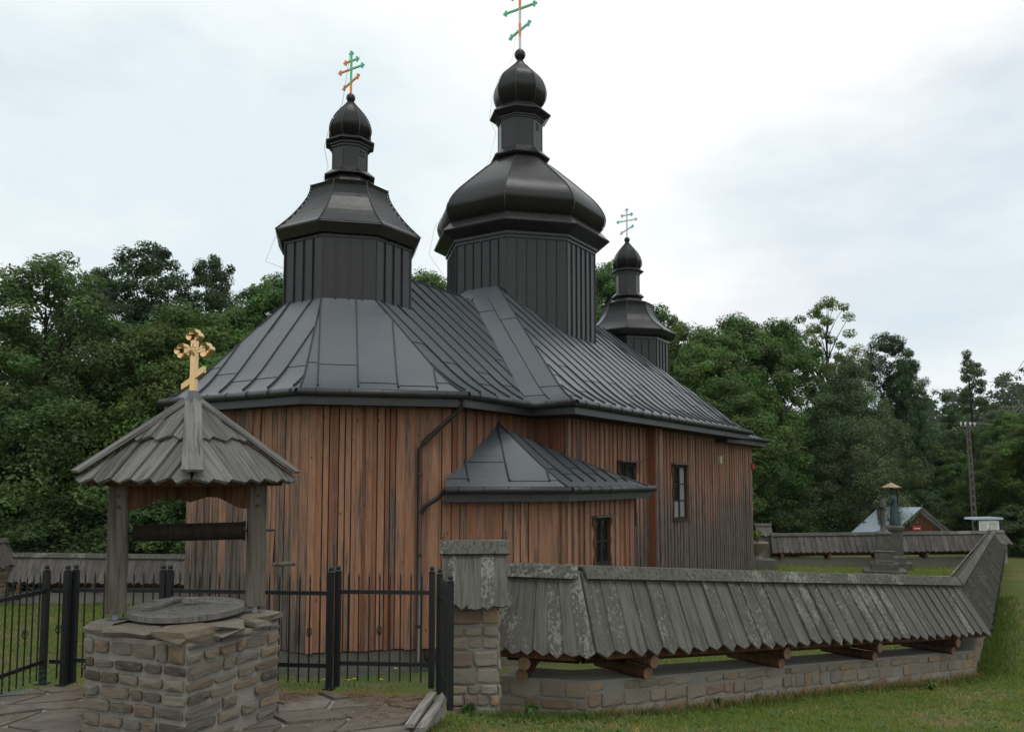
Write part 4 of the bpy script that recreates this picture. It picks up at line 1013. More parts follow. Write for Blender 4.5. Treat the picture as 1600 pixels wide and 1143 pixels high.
fence('iron_gate', 'closed black iron gate leaf in front of the downpipe', g(526, 1071), g(674, 1074), (1, 1), (0, 0), knots=(4,), cat='gate')
fence('iron_gate', 'black iron gate leaf swung open against the stone pillar', g(686, 1082), g(703, 1108), (1, 1), (1, 0), cat='gate', spacing=.07)
# green netting tied along the foot of the fence, two bleached planks
def netting(a, b, z0, z1, label):
    a, b = Vector(a), Vector(b); m = MB(); L = (b - a).length; t = (b - a) / L; k = int(L / .05); y = .03 * t.cross(ZZ)
    for i in range(k):
        p = a + t * (i * .05); m.tube([p + ZZ * z0 - y, p + ZZ * (z1 + .01 * math.sin(i * .4)) - y], .0016, 3, False)
    for j in range(5):
        z = z0 + (z1 - z0) * j / 4; m.tube([a + ZZ * z - y, b + ZZ * (z + .01) - y], .0016, 3, False)
    o = m.build('netting', MT['net']); tag(o, label, 'net')
netting(g(430, 1070) + Vector((0, .12, -.05)), g(690, 1072) + Vector((0, .12, -.05)), 0, .16, 'strip of green netting behind the gate foot')
netting(g(-40, 1110) + Vector((0, .1, -.05)), g(110, 1064) + Vector((0, .1, -.05)), 0, .2, 'strip of green netting behind the left fence foot')
for (xa, ya), (xb, yb), lab in (((676, 1088), (640, 1140), 'bleached plank lying left of a second plank by the pillar'), ((697, 1088), (657, 1146), 'bleached plank nearest the stone pillar on the paving edge')):
    a, b = g(xa, ya), g(xb, yb); t = (b - a).normalized(); L = (b - a).length
    o = part('loose_plank', boxv(-.035, .035, -.014, .014, 0, L), BOXF, MT['plank'], None, basis(a + ZZ * .032, t.cross(ZZ).normalized(), ZZ, t)); tag(o, lab, 'plank', 'planks lying on the paving')

# ------------------------------------------------------------------ statues, urn, shed, notice board, pole
def statues():
    b = G(1382, 893, 0); b.z = Hs(b.x, b.y); o = Vector((b.x, b.y, b.z)); Mx = Matrix.Translation(o) @ Matrix.Rotation(R(-20), 4, 'Z')
    T = thing('stone_crucifix', o, 'slender grey stone crucifix on a stepped pedestal, nearer of the two statues', 'statue', 'stone statues in the churchyard')
    MB().box(-.8, .8, -.8, .8, -.1, .14).build('lower_step', MT['greystone'], T, Mx)
    MB().box(-.52, .52, -.52, .52, .14, .42).build('upper_step', MT['greystone'], T, Mx)
    m = MB().lathe([(.54, .42), (.54, .50), (.50, .54), (.50, .86), (.54, .90), (.42, .94)], 4, (0, 0), math.pi / 4); m.build('die', MT['greystone'], T, Mx)
    MB().lathe([(.41, .94), (.38, 1.55), (.44, 1.60), (.44, 1.66), (.30, 1.72)], 4, (0, 0), math.pi / 4).build('shaft', MT['greystone'], T, Mx)
    m = MB(); pr = [(0, 1.70, .13), (.02, 2.0, .10), (-.02, 2.3, .13), (.0, 2.55, .11), (.02, 2.80, .14), (0, 3.0, .12), (0, 3.15, .10)]
    m.tube([(x, 0, z) for x, z, r in pr], [r for x, z, r in pr], 8).build('cross_post', MT['greystone'], T, Mx, True)
    MB().box(-.10, .10, -.34, .34, 2.72, 2.88).build('cross_bar', MT['greystone'], T, Mx)
    m = MB().tube([(-.12, 0, 1.95), (-.14, .02, 2.25), (-.15, 0, 2.5), (-.14, 0, 2.68)], [.05, .06, .075, .06], 8).tube([(-.14, 0, 2.66), (-.15, 0, 2.74), (-.16, 0, 2.82)], [.03, .055, .04], 8).tube([(-.14, .04, 2.62), (-.12, .28, 2.78)], [.03, .02], 6).tube([(-.14, -.04, 2.62), (-.12, -.28, 2.78)], [.03, .02], 6)
    m.build('carved_figure', MT['greystone'], T, Mx, True)
    b = G(1401, 886, 0); o = Vector((b.x, b.y, Hs(b.x, b.y))); Mx = Matrix.Translation(o) @ Matrix.Rotation(R(-20), 4, 'Z')
    T = thing('robed_statue', o, 'blue robed statue under a small rusty canopy on a tall pedestal', 'statue', 'stone statues in the churchyard')
    MB().box(-.58, .58, -.58, .58, -.1, .30).build('step', MT['greystone'], T, Mx)
    MB().lathe([(.52, .30), (.52, .52), (.46, .56), (.42, .60)], 4, (0, 0), math.pi / 4).build('die', MT['greystone'], T, Mx)
    MB().lathe([(.40, .60), (.36, 1.62), (.47, 1.72), (.50, 1.84), (.40, 1.90)], 4, (0, 0), math.pi / 4).build('shaft', MT['greystone'], T, Mx)
    f = MB(); f.lathe([(.25, 1.90), (.27, 1.94), (.235, 2.2), (.20, 2.5), (.18, 2.75), (.20, 2.95), (.215, 3.08), (.16, 3.20), (.075, 3.26), (.07, 3.30), (.105, 3.36), (.115, 3.44), (.10, 3.53), (.04, 3.59)], 14)
    V = []
    for x, y, z in f.V:
        q = math.atan2(y, x); k = 1 + .09 * math.sin(q * 6 + z * 1.3) * (1 if z < 3.0 else .2); V.append((x * k * .85 - .03 * (z - 2), y * k * 1.05, z))
    f.V = V; f.tube([(-.05, .20, 3.05), (-.16, .22, 2.85), (-.26, .05, 2.92)], [.07, .065, .045], 8).tube([(-.05, -.20, 3.05), (-.16, -.22, 2.85), (-.26, -.04, 2.95)], [.07, .065, .045], 8)
    f.build('figure', MT['bluerobe'], T, Mx, True)
    MB().tube([(.16, .16, 1.85), (.10, .16, 3.60)], .012, 6).tube([(.16, -.16, 1.85), (.10, -.16, 3.60)], .012, 6).build('canopy_post', MT['iron'], T, Mx)
    MB().box(.12, .15, -.14, .14, 2.9, 3.5).build('back_board', MT['brown'], T, Mx)
    c = MB(); k = 10; V = [(-.10, 0, 3.78)] + [(-.10 + .40 * math.cos(2 * math.pi * i / k), .36 * math.sin(2 * math.pi * i / k), 3.56 + .02 * (i % 2)) for i in range(k)]
    V += [(x, y, z - .025) for x, y, z in V]; n = k + 1
    c.add(V, [(0, 1 + i, 1 + (i + 1) % k) for i in range(k)] + [(n, n + 1 + (i + 1) % k, n + 1 + i) for i in range(k)] + [(1 + i, n + 1 + i, n + 1 + (i + 1) % k, 1 + (i + 1) % k) for i in range(k)])
    c.build('canopy', MT['rusttin'], T, Mx)
statues()
def leaf_fan(n, r, h, seed, w=.05, droop=.4):
    q = random.Random(seed); V = []; F = []
    for i in range(n):
        a = q.uniform(0, 2 * math.pi); e = q.uniform(.2, 1); d = Vector((math.cos(a), math.sin(a), 0)); L = q.uniform(.6, 1.0); s = d.cross(ZZ) * w * q.uniform(.6, 1.2)
        p0 = d * .03; p1 = d * r * .55 * L * e + ZZ * h * L; p2 = d * r * L * e * 1.2 + ZZ * h * L * (1 - droop * q.random()); b = len(V)
        V += [p0, p1 - s, p1 + s, p2]; F += [(b, b + 1, b + 2), (b + 1, b + 3, b + 2)]
    return V, F
def add_tint(me, lo=.6, hi=1.3, seed=1, clump=None):
    n = len(me.vertices); r = np.random.default_rng(seed); a = me.color_attributes.new('tint', 'FLOAT_COLOR', 'CORNER')
    nl = len(me.loops); per = np.zeros((len(me.polygons), 4)); k = r.uniform(lo, hi, len(per)); per[:, 0] = k * r.uniform(.85, 1.2, len(per)); per[:, 1] = k; per[:, 2] = k * r.uniform(.7, 1.1, len(per)); per[:, 3] = 1
    if clump is not None: per[:, :3] *= clump
    tot = np.zeros(len(me.polygons), int); me.polygons.foreach_get('loop_total', tot); a.data.foreach_set('color', np.repeat(per, tot, 0).ravel().astype(np.float32))
def urn():
    b = G(1184, 886, 0); b = Vector((b.x, b.y, Hs(b.x, b.y))); Mx = Matrix.Translation(b)
    T = thing('planted_urn', b, 'weathered stone urn with a small green plant on a block by the church corner', 'urn')
    MB().box(-.7, .7, -.5, .5, -.1, .42).build('block', MT['greystone'], T, Mx)
    MB().lathe([(.24, .42), (.24, .48), (.12, .58), (.14, .68), (.34, .86), (.42, 1.08), (.46, 1.12), (.46, 1.18), (.38, 1.16)], 16).build('urn_body', MT['terracotta'], T, Mx, True)
    V, F = leaf_fan(110, .34, .55, 4, .045); o = part('plant', V, F, MT['leaf'], T, Mx @ Matrix.Translation((0, 0, 1.12))); add_tint(o.data); o.color = (.16, .22, .03, 1)
urn()
def shed():
    o = D(1407, 826, 43.5); o.z = Hs(o.x, o.y); T = thing('timber_shed', o, 'timber shed with pale blue sheet metal roof behind the far wall', 'shed')
    X = Vector((.92, -.39, 0)); Y = Vector((.39, .92, 0)); w, L = 1.30, 3.2; ez, rz_ = 1.05, 2.35
    c = D(1430, 826, 43.5); c = Vector((c.x, c.y, 0)); zz = o.z
    # gable end faces the yard; ridge runs back and to the left
    Rdir = Vector((-.80, .60, 0)); Gd = Vector((.95, -.05, 0)).normalized(); e, r_ = 1.02 + .05, 2.30
    P = lambda g, b, z: c + Gd * g + Rdir * b + ZZ * z
    V = [P(-1.25, 0, zz - .3), P(1.25, 0, zz - .3), P(1.25, 0, e), P(-1.25, 0, e), P(-1.25, 1.5, zz - .3), P(1.25, 1.5, zz - .3), P(1.25, 1.5, e), P(-1.25, 1.5, e)]
    part('wall', V, BOXF, MT['darkwood'], T)
    for i in range(14):
        g0 = -1.25 + i * 2.5 / 14; g1 = g0 + 2.5 / 14 - .012; top = lambda g: e + (r_ - e) * (1 - abs(g) / 1.45)
        V = [P(g0, -.03, e - .1), P(g1, -.03, e - .1), P(g1, -.03, top(g1)), P(g0, -.03, top(g0))]; V += [v - Rdir * .02 for v in V]
        part('gable_board', V, BOXF, MT['brown'], T)
    for s_ in (-1, 1):
        V = [P(0, -.35, r_ + .06), P(s_ * 1.62, -.35, e - .14), P(s_ * 1.62, 1.7, e - .14), P(0, 1.7, r_ + .06)]; V += [v + ZZ * .04 for v in V]
        part('roof_sheet', V, BOXF, MT['tin'], T)
        bb = [P(0, -.36, r_ + .10), P(s_ * 1.64, -.36, e - .12)]; V = bb + [bb[1] - ZZ * .16, bb[0] - ZZ * .16]; V += [v - Rdir * .03 for v in V]
        part('verge_board', V, BOXF, MT['post'], T)
    part('red_plate', [P(-.22, -.06, e + .12), P(.22, -.06, e + .12), P(.22, -.06, e + .36), P(-.22, -.06, e + .36)] + [P(-.22, -.08, e + .12), P(.22, -.08, e + .12), P(.22, -.08, e + .36), P(-.22, -.08, e + .36)], BOXF, MT['red'], T)
    MB().add([P(-.16, -.085, e + .19), P(.16, -.085, e + .19), P(.16, -.085, e + .24), P(-.16, -.085, e + .24)], [(0, 1, 2, 3)]).build('plate_lettering', MT['white'], T)
shed()
def notice():
    o = D(1545, 830, 39.5); o.z = Hs(o.x, o.y); T = thing('notice_board', o, 'white notice board with small roof standing behind the wall corner', 'board')
    Mx = Matrix.Translation(o) @ Matrix.Rotation(R(12), 4, 'Z'); zt = 3.75 - (810 - 751) / 1284 * 39.5 - o.z
    for x in (-.62, .62): MB().box(x - .05, x + .05, -.05, .05, -.2, zt).build('post', MT['iron'], T, Mx)
    MB().box(-.57, .57, -.03, .03, zt - .85, zt - .05).build('panel', MT['white'], T, Mx)
    MB().box(-.48, -.12, -.04, -.031, zt - .62, zt - .2).build('notice_sheet', MT['paper'], T, Mx); MB().box(.0, .46, -.04, -.031, zt - .5, zt - .16).build('notice_sheet', MT['paper'], T, Mx)
    MB().box(.62, .66, .05, .7, zt - .85, zt - .05).build('side_panel', MT['white'], T, Mx)
    m = MB(); m.prism([(-.74, zt), (.74, zt), (.66, zt + .10), (-.66, zt + .10)], -.16, .72); m.build('roof', MT['tin'], T, Mx)
notice()
def pole():
    b = D(1524, 815, 42.5); b = Vector((b.x, b.y, Hs(b.x, b.y))); top = D(1512, 662, 42.5); h = top.z - b.z
    T = thing('utility_pole', b, 'slim concrete utility pole with a cross arm and wires', 'pole')
    d = (top - b); m = MB()
    for sx in (-1, 1): m.tube([b + Vector((sx * .10, 0, 0)), top + Vector((sx * .07, 0, 0))], [.06, .045], 4)
    for k in range(1, 16): p = b + d * (k / 16); m.box(p.x - .09, p.x + .09, p.y - .04, p.y + .04, p.z - .05, p.z + .05)
    m.build('shaft', MT['concrete'], T)
    ar = MB(); ar.tube([top + Vector((-.45, -.12, -.15)), top + Vector((.45, .12, -.15))], .05, 5); A = ar.build('cross_arm', MT['post'], T)
    ends = []
    for k in (-.42, -.15, .15, .42):
        p = top + Vector((k, k * .27, -.1)); MB().tube([p, p + ZZ * .1, p + ZZ * .2], [.02, .05, .03], 6).build('insulator', MT['white'], A); ends.append(p + ZZ * .2)
    tgt1 = [D(1640, 500 + 60 * i, 30) for i in range(2)]; tgt2 = [Vector((55, 90, 12)) + Vector((k * .5, 0, 0)) for k in range(4)]
    for i, e in enumerate(ends):
        q = tgt2[i]; pts = [e + (q - e) * t - ZZ * 3.2 * t * (1 - t) for t in np.linspace(0, 1, 12)]
        o = MB().tube(pts, .018, 4, False).build('wire', MT['concrete'], T)
    for i, q in enumerate(tgt1):
        e = ends[i * 3]; pts = [e + (q - e) * t - ZZ * 2.5 * t * (1 - t) for t in np.linspace(0, 1, 12)]
        MB().tube(pts, .012, 4, False).build('wire', MT['concrete'], T)
pole()

# ------------------------------------------------------------------ trees
def quads_mesh(name, V, mat, seed, lo=.55, hi=1.35, clump=None):
    n = len(V) // 4; me = bpy.data.meshes.new(name); me.vertices.add(4 * n); me.vertices.foreach_set('co', V.astype(np.float32).ravel())
    me.loops.add(4 * n); me.loops.foreach_set('vertex_index', np.arange(4 * n, dtype=np.int32)); me.polygons.add(n)
    me.polygons.foreach_set('loop_start', np.arange(0, 4 * n, 4, dtype=np.int32)); me.polygons.foreach_set('loop_total', np.full(n, 4, np.int32))
    me.materials.append(mat); me.update(calc_edges=True); add_tint(me, lo, hi, seed, clump); return me
def unit(a): return a / np.maximum(1e-6, np.linalg.norm(a, axis=1, keepdims=True))
def leaves(C, Rr, n_per, size, r, outw, flat=.75, aspect=.5):
    """leaf quads scattered round clump centres C with radii Rr; outw: outward direction per clump"""
    k = len(C); idx = np.repeat(np.arange(k), n_per); n = len(idx)
    d = unit(r.normal(size=(n, 3))); rad = Rr[idx] * r.uniform(.25, 1.0, n) ** .55
    P = C[idx] + d * rad[:, None] * np.array([1, 1, flat])
    nm = unit(d * .9 + outw[idx] * .5 + np.array([0, 0, .55]) + r.normal(size=(n, 3)) * .55)
    t = unit(np.cross(nm, r.normal(size=(n, 3)))); b = np.cross(nm, t); s = (size * r.uniform(.55, 1.35, n))[:, None]
    V = np.stack([P - t * s, P + b * s * aspect - nm * s * .15, P + t * s, P - b * s * aspect - nm * s * .15], 1)
    return V.reshape(-1, 3)
def envelope(kind, t):
    if kind == 'oval': return np.sin(np.pi * np.clip(t, .02, .98) ** .8) ** .65
    if kind == 'cone': return (1 - t) ** .62 * np.clip(t * 7 + .35, 0, 1)
    if kind == 'vase': return (.25 + .75 * np.clip(t, 0, 1)) * np.clip((1.03 - t) * 3.2, 0, 1) ** .6
    return np.clip(1.05 - t, 0, 1) ** .5 * np.clip(t * 3 + .5, 0, 1)
def make_tree(seed, Ht, base, Rd, kind, clumps, per, leaf, cr=(.10, .2), inner=.35, limbs=26, lean=0.0, gap=0.0):
    r = np.random.default_rng(seed); t = r.uniform(0, 1, clumps); ang = r.uniform(0, 2 * np.pi, clumps)
    lob = 1 + .22 * np.sin(ang * 3 + seed) * np.sin(t * 7 + seed * 2) + .15 * np.sin(ang * 5 + 2 * seed)
    q = np.where(r.uniform(size=clumps) < inner, r.uniform(.15, .7, clumps), r.uniform(.72, 1.05, clumps))
    rad = Rd * envelope(kind, t) * q * lob
    C = np.c_[rad * np.cos(ang) + lean * t * Ht, rad * np.sin(ang), base + (Ht - base) * t * (1 + r.uniform(-.03, .03, clumps))]
    Rr = Rd * r.uniform(*cr, clumps) * (1.15 - .35 * t); outw = unit(np.c_[np.cos(ang), np.sin(ang), t * 1.2 - .3])
    if gap: keep = r.uniform(size=clumps) > gap * (np.sin(ang * 2 + t * 9 + seed) * .5 + .5); C, Rr, outw, rad, t = C[keep], Rr[keep], outw[keep], rad[keep], t[keep]
    cv = r.uniform(.62, 1.38, len(C)); cy = r.uniform(.85, 1.25, len(C)); ct = np.repeat(np.c_[cv * cy, cv, cv * .95], per, 0)
    crown = quads_mesh('crown', leaves(C, Rr, per, leaf, r, outw), MT['leaf'], seed, .7, 1.25, ct)
    m = MB(); tr = Ht * .017 + .05; pts = []; N = 9
    for i in range(N): f = i / (N - 1); pts.append((lean * f * Ht + .10 * math.sin(f * 5 + seed), .10 * math.cos(f * 4 + seed), -.3 + f * Ht * .88))
    m.tube(pts, [tr * (1.25 if i == 0 else 1) * (1 - .93 * i / (N - 1)) + .012 for i in range(N)], 8)
    sel = r.choice(len(C), min(limbs, len(C)), False)
    for k in sel:
        c = Vector(C[k]); z0 = max(base * .6, c.z - .55 * math.hypot(c.x, c.y) - .1 * Ht); f = min(.95, max(.08, (z0 + .3) / (Ht * .88))); p0 = Vector((lean * f * Ht + .10 * math.sin(f * 5 + seed), .10 * math.cos(f * 4 + seed), z0))
        mid = p0.lerp(c, .5) + Vector((0, 0, .06 * (c - p0).length)); rb = tr * (1 - .9 * f) * .55 + .012
        m.tube([p0, mid, c], [rb, rb * .6, .012], 5, False)
    trunk = newmesh('trunk', m.V, m.F, MT['bark'], True); return crown, trunk
PROTO = {
 'ash': make_tree(11, 13, 1.5, 4.6, 'round', 300, 240, .080, (.12, .20), .4, 40, gap=.55),
 'maple': make_tree(12, 15, 1.6, 5.0, 'oval', 380, 230, .092, (.11, .19), .35, 26, gap=.35),
 'oak': make_tree(13, 16, 2.0, 5.2, 'round', 370, 220, .092, (.10, .17), .35, 30, gap=.5),
 'bushy': make_tree(14, 10, .4, 4.4, 'round', 350, 230, .080, (.11, .19), .35, 22, gap=.25),
 'willow': make_tree(15, 13, .5, 5.4, 'cone', 460, 240, .066, (.11, .18), .3, 26, gap=.15),
 'sparse': make_tree(16, 17, 5.5, 3.9, 'vase', 120, 200, .09, (.11, .19), .25, 60, gap=.5),
 'slim': make_tree(17, 15, 1.5, 2.3, 'oval', 140, 230, .09, (.18, .30), .3, 24, gap=.4),
 'shrub': make_tree(18, 4.0, .1, 2.4, 'round', 160, 200, .065, (.16, .26), .4, 14, gap=.2),
}
PH0 = dict(ash=13, maple=15, oak=16, bushy=10, willow=13, sparse=17, slim=15, shrub=4.0)
LC = dict(ash=(.070, .128, .042), maple=(.064, .130, .032), oak=(.038, .078, .030), bushy=(.080, .142, .034), willow=(.078, .125, .058), sparse=(.11, .155, .055), slim=(.052, .092, .036), shrub=(.052, .10, .03))
def tree(kind, px, ytop, Y, label, sx=1.0, dark=1.0, rot=None, grp='trees around the churchyard', base=None):
    top = D(px, ytop, Y); x = top.x; z0 = Hs(x, Y) if base is None else base; h = top.z - z0; s = h / (PH0[kind] * 1.05)
    rz = random.uniform(0, 6.28) if rot is None else rot
    M = Matrix.Translation((x, Y, z0 - .05)) @ Matrix.Rotation(rz, 4, 'Z') @ Matrix.Diagonal((s * sx, s * sx, s, 1))
    nm = 'shrub' if kind == 'shrub' else {'ash': 'feathery_tree', 'maple': 'broadleaf_tree', 'oak': 'dark_tree', 'bushy': 'leafy_tree', 'willow': 'rounded_tree', 'sparse': 'open_crowned_tree', 'slim': 'slender_tree'}[kind]
    T = thing(nm, (x, Y, z0), label, 'shrub' if kind == 'shrub' else 'tree', grp)
    cr, tr = PROTO[kind]; c = inst('crown', cr, T, M); inst('trunk', tr, T, M)
    k = dark * random.uniform(.88, 1.12); c.color = (LC[kind][0] * k * random.uniform(.92, 1.08), LC[kind][1] * k, LC[kind][2] * k * random.uniform(.9, 1.1), 1); return T
random.seed(21)
TREES = [
 ('ash', 75, 388, 31, 'feathery tree standing nearest the left edge of the wood', 1.15, 1),
 ('ash', -30, 455, 33, 'feathery tree with its crown cut by the left edge of the picture', 1.2, .95),
 ('oak', 232, 372, 44, 'tallest dark tree of the left wood, above the gilded cross', .95, .9),
 ('oak', 332, 392, 46, 'small dark topped tree right of the tallest one in the left wood', .7, .9),
 ('oak', 150, 415, 47, 'dark tree behind the feathery tree in the left wood', .9, .85),
 ('bushy', 300, 478, 35, 'bright leafy tree directly behind the gilded cross', 1.2, 1.05),
 ('bushy', 222, 500, 33, 'bright leafy tree between the feathery tree and the gilded cross', 1.0, 1),
 ('maple', 425, 425, 40, 'broadleaf tree showing between the left wood and the eastern tower', 1.0, 1.05),
 ('maple', 380, 470, 38, 'broadleaf tree crown beside the chancel roof slope at left', 1.0, 1),
 ('shrub', 130, 770, 28.5, 'low dark shrub behind the left yard wall under the feathery tree', 1.6, .8),
 ('shrub', 30, 760, 28.5, 'low shrub behind the left yard wall at the picture edge', 1.5, 1),
 ('shrub', 235, 780, 29, 'shrub seen through the well opening above the windlass', 1.4, 1),
 ('shrub', 300, 760, 29.5, 'shrub seen between the right well post and the church wall', 1.4, .9),
 ('bushy', 120, 600, 32, 'dense leafy tree filling the shade behind the feathery tree', 1.3, .8),
 ('bushy', 10, 620, 32, 'dense leafy tree low at the left edge', 1.2, .9),
 ('bushy', 360, 600, 33, 'dense leafy tree low behind the chancel corner', 1.2, .85),
 ('maple', 672, 418, 58, 'broadleaf tree top showing above the ridge between the two nearer towers', 1.0, 1.25),
 ('bushy', 610, 440, 55, 'leafy crown just right of the eastern tower above the ridge', 1.0, 1.2),
 ('maple', 945, 405, 60, 'broadleaf tree top just right of the central tower', .9, 1.1),
 ('maple', 1020, 470, 55, 'broadleaf tree behind the western tower', .9, 1.1),
 ('bushy', 1045, 505, 50, 'leafy tree right of the western tower', 1.0, 1.1),
 ('maple', 1150, 488, 50, 'broad broadleaf tree right of the western tower', 1.1, 1.1),
 ('maple', 1105, 505, 48, 'broadleaf tree above the western end of the nave roof', 1.0, 1.1),
 ('maple', 1215, 495, 52, 'broadleaf tree between the church and the open crowned tree', 1.0, 1.05),
 ('bushy', 1130, 590, 44, 'leafy tree low behind the narthex', 1.2, .95),
 ('bushy', 1190, 620, 52, 'leafy tree low right of the narthex corner', 1.2, .9),
 ('sparse', 1292, 455, 55, 'tall open crowned tree with bare limbs against the sky', 1.0, 1.15),
 ('willow', 1325, 552, 48, 'big rounded grey green tree behind the stone statues', 1.02, 1.1),
 ('oak', 1388, 515, 58, 'dark tree to the right of the open crowned tree', .85, 1),
 ('oak', 1412, 560, 56, 'dark tree sloping down right of the rounded grey green tree', .6, .95),
 ('slim', 1512, 540, 60, 'slender dark tree standing out above the far hill', 1.0, 1.1),
 ('maple', 1575, 640, 50, 'bright broadleaf tree at the right edge behind the pole', 1.1, 1.1),
 ('bushy', 1630, 640, 45, 'leafy tree cut by the right edge of the picture', 1.2, 1),
 ('bushy', 1480, 700, 56, 'leafy tree between the rounded grey green tree and the pole', 1.3, .85),
 ('bushy', 1555, 700, 48, 'dense leafy tree low behind the notice board', 1.2, .75),
 ('bushy', 1450, 690, 57, 'dark leafy tree low right of the rounded grey green tree', 1.3, .75),
 ('bushy', 1225, 700, 54, 'dark leafy tree low left of the rounded grey green tree', 1.1, .75),
 ('shrub', 1310, 770, 49, 'dark shrub behind the far wall left of the shed', 1.8, .7),
 ('shrub', 1210, 775, 44, 'shrub behind the far roofed pillar', 1.6, .8),
 ('shrub', 1500, 780, 50, 'dark shrub behind the far wall right of the shed', 1.8, .7),
 ('shrub', 1590, 790, 41, 'low shrub right of the notice board', 1.6, .8),
 ('shrub', 1440, 765, 53, 'shrub directly behind the timber shed', 1.7, .7),
 ('oak', 60, 520, 50, 'dark tree deep in the left wood behind the feathery tree', 1.3, .8),
 ('oak', 300, 520, 52, 'dark tree deep in the wood behind the gilded cross', 1.3, .8),
 ('oak', 1180, 590, 62, 'dark tree deep in the wood behind the narthex', 1.3, .8),
 ('oak', 1300, 600, 66, 'dark tree deep in the wood behind the rounded grey green tree', 1.4, .8),
 ('oak', 1600, 672, 64, 'dark tree deep in the wood at the right edge', 1.4, .8),
]
for k in TREES: tree(k[0], k[1], k[2], k[3], k[4], k[5], k[6])
# the far wooded hill reads as one mass
def hill_wood():
    r = np.random.default_rng(5); n = 520; out = []
    X = r.uniform(60, 330, n); Yy = r.uniform(130, 330, n); Z = H(X, Yy)
    k = 0
    for x, y, z in zip(X, Yy, Z):
        h = r.uniform(7, 13); m = 10; C = np.c_[r.normal(0, h * .16, m), r.normal(0, h * .16, m), r.uniform(.15, .95, m) * h] + np.array([x, y, z])
        out.append(leaves(C, np.full(m, h * .19), 22, .75, r, unit(r.normal(size=(m, 3)) + np.array([0, 0, .8]))))
    me = quads_mesh('hill_wood', np.concatenate(out), MT['leaf'], 77); o = put(bpy.data.objects.new('hill_wood', me)); o.color = (.045, .075, .03, 1)
    tag(o, 'distant wood covering the hill at the right', 'wood', None, 'stuff')
hill_wood()
# ------------------------------------------------------------------ grass and weeds
def inside_block(x, y):
    """True where church, walls or paving stand"""
    u = (x - A0.x) * U.x + (y - A0.y) * U.y; v = (x - A0.x) * VV.x + (y - A0.y) * VV.y
    c = ((u > -.05) & (u < 20.5) & (v > -3.2) & (v < 7)) | ((u > 1.5) & (u < 7.5) & (v > -3.7) & (v < 0) & (u + v > -.1))
    p = np.array([in_poly(a, b, PAVE) for a, b in zip(x, y)]); return c | p
def blades(name, label, xs, ys, hgt, wid, colr, seed, lean=.5, lo=.5, hi=1.4, ztop=None):
    r = np.random.default_rng(seed); k = ~inside_block(xs, ys); xs, ys = xs[k], ys[k]; n = len(xs); z = H(xs, ys)
    h = hgt * r.uniform(.45, 1.3, n); a = r.uniform(0, 2 * np.pi, n); w = wid * r.uniform(.6, 1.3, n); l = lean * r.uniform(.1, 1, n) * h; la = r.uniform(0, 2 * np.pi, n)
    P = np.c_[xs, ys, z - .01]; s = np.c_[np.cos(a), np.sin(a), np.zeros(n)] * w[:, None]; d = np.c_[np.cos(la) * l, np.sin(la) * l, h]
    V = np.stack([P - s, P + s, P + d * .55 + s * .7 - np.c_[np.cos(la), np.sin(la), np.zeros(n)] * (l * .12)[:, None], P + d], 1).reshape(-1, 3)
    me = quads_mesh(name, V, MT['leaf'], seed, lo, hi); o = put(bpy.data.objects.new(name, me)); o.color = (*colr, 1); return tag(o, label, 'grass', None, 'stuff')
r0 = np.random.default_rng(31)
def patch(n, x0, x1, y0, y1): return r0.uniform(x0, x1, n), r0.uniform(y0, y1, n)
x, y = patch(130000, -.9, 9.5, 6.2, 14.5)
keep = (y < 6.4 + (x + .9) * .95 + 3.0); x, y = x[keep], y[keep]
wet = np.sin(x * 1.3 + .4) + np.sin(y * 1.9 + x * .7) + .7 * np.sin(x * 4.1 - y * 3.3); dry = (wet + r0.normal(0, .8, len(x))) > .75
bare = (wet > 1.1) & (r0.uniform(size=len(x)) < .65); x, y, dry = x[~bare], y[~bare], dry[~bare]
blades('grass', 'green grass on the bank in front of the long wall', x[~dry], y[~dry], .058, .0042, (.15, .20, .045), 41)
blades('dry_grass', 'dry straw coloured grass on the bank in front of the long wall', x[dry], y[dry], .045, .0036, (.36, .275, .14), 42, 1.1)
x, y = patch(80000, 8, 36, 9, 44); k = (x - 7.6) * .844 - (y - 13.8) * .536 > .6; x, y = x[k], y[k]
blades('grass', 'grass on the slope right of the receding wall', x, y, .13, .010, (.16, .20, .05), 43)
x, y = patch(52000, 2, 22, 16, 40); k = (x - 7.2) * .844 - (y - 13.8) * .536 < -.3; x, y = x[k], y[k]
blades('grass', 'mown grass in the yard around the stone statues', x, y, .10, .012, (.19, .235, .055), 44)
x, y = patch(52000, -17, -2, 7.7, 26)
blades('grass', 'grass in the yard behind the iron fence at left', x, y, .10, .010, (.15, .185, .045), 45)
# rank growth along the foot of the near walls
def along(a, b, n, spread, off):
    t = r0.uniform(0, 1, n); d = Vector((b.x - a.x, b.y - a.y)).normalized(); nn = Vector((d.y, -d.x)); nn = nn if nn.dot(Vector((out_pt.x - a.x, out_pt.y - a.y))) > 0 else -nn
    o = off + np.abs(r0.normal(0, spread, n)); return a.x + (b.x - a.x) * t + nn.x * o, a.y + (b.y - a.y) * t + nn.y * o
for nm, lab, A_, B_, cnt, hh, cc, sp in (('tall_grass', 'tall dry stalks along the foot of the long wall', RB, RC, 1500, .12, (.26, .18, .09), .12), ('tall_grass', 'tall green grass along the foot of the long wall', RB, RC, 2200, .10, (.075, .115, .025), .2),
                                 ('tall_grass', 'tall green grass along the foot of the pillar and short wall', D(700, 1000, 8.2), RB, 1200, .10, (.075, .115, .025), .25), ('tall_grass', 'shaded grass along the foot of the receding wall', RC, RC.lerp(RF, .5), 3000, .16, (.075, .115, .025), .3)):
    x, y = along(A_, B_, cnt, sp, .27); blades(nm, lab, x, y, hh, .0055, cc, len(lab), .7)
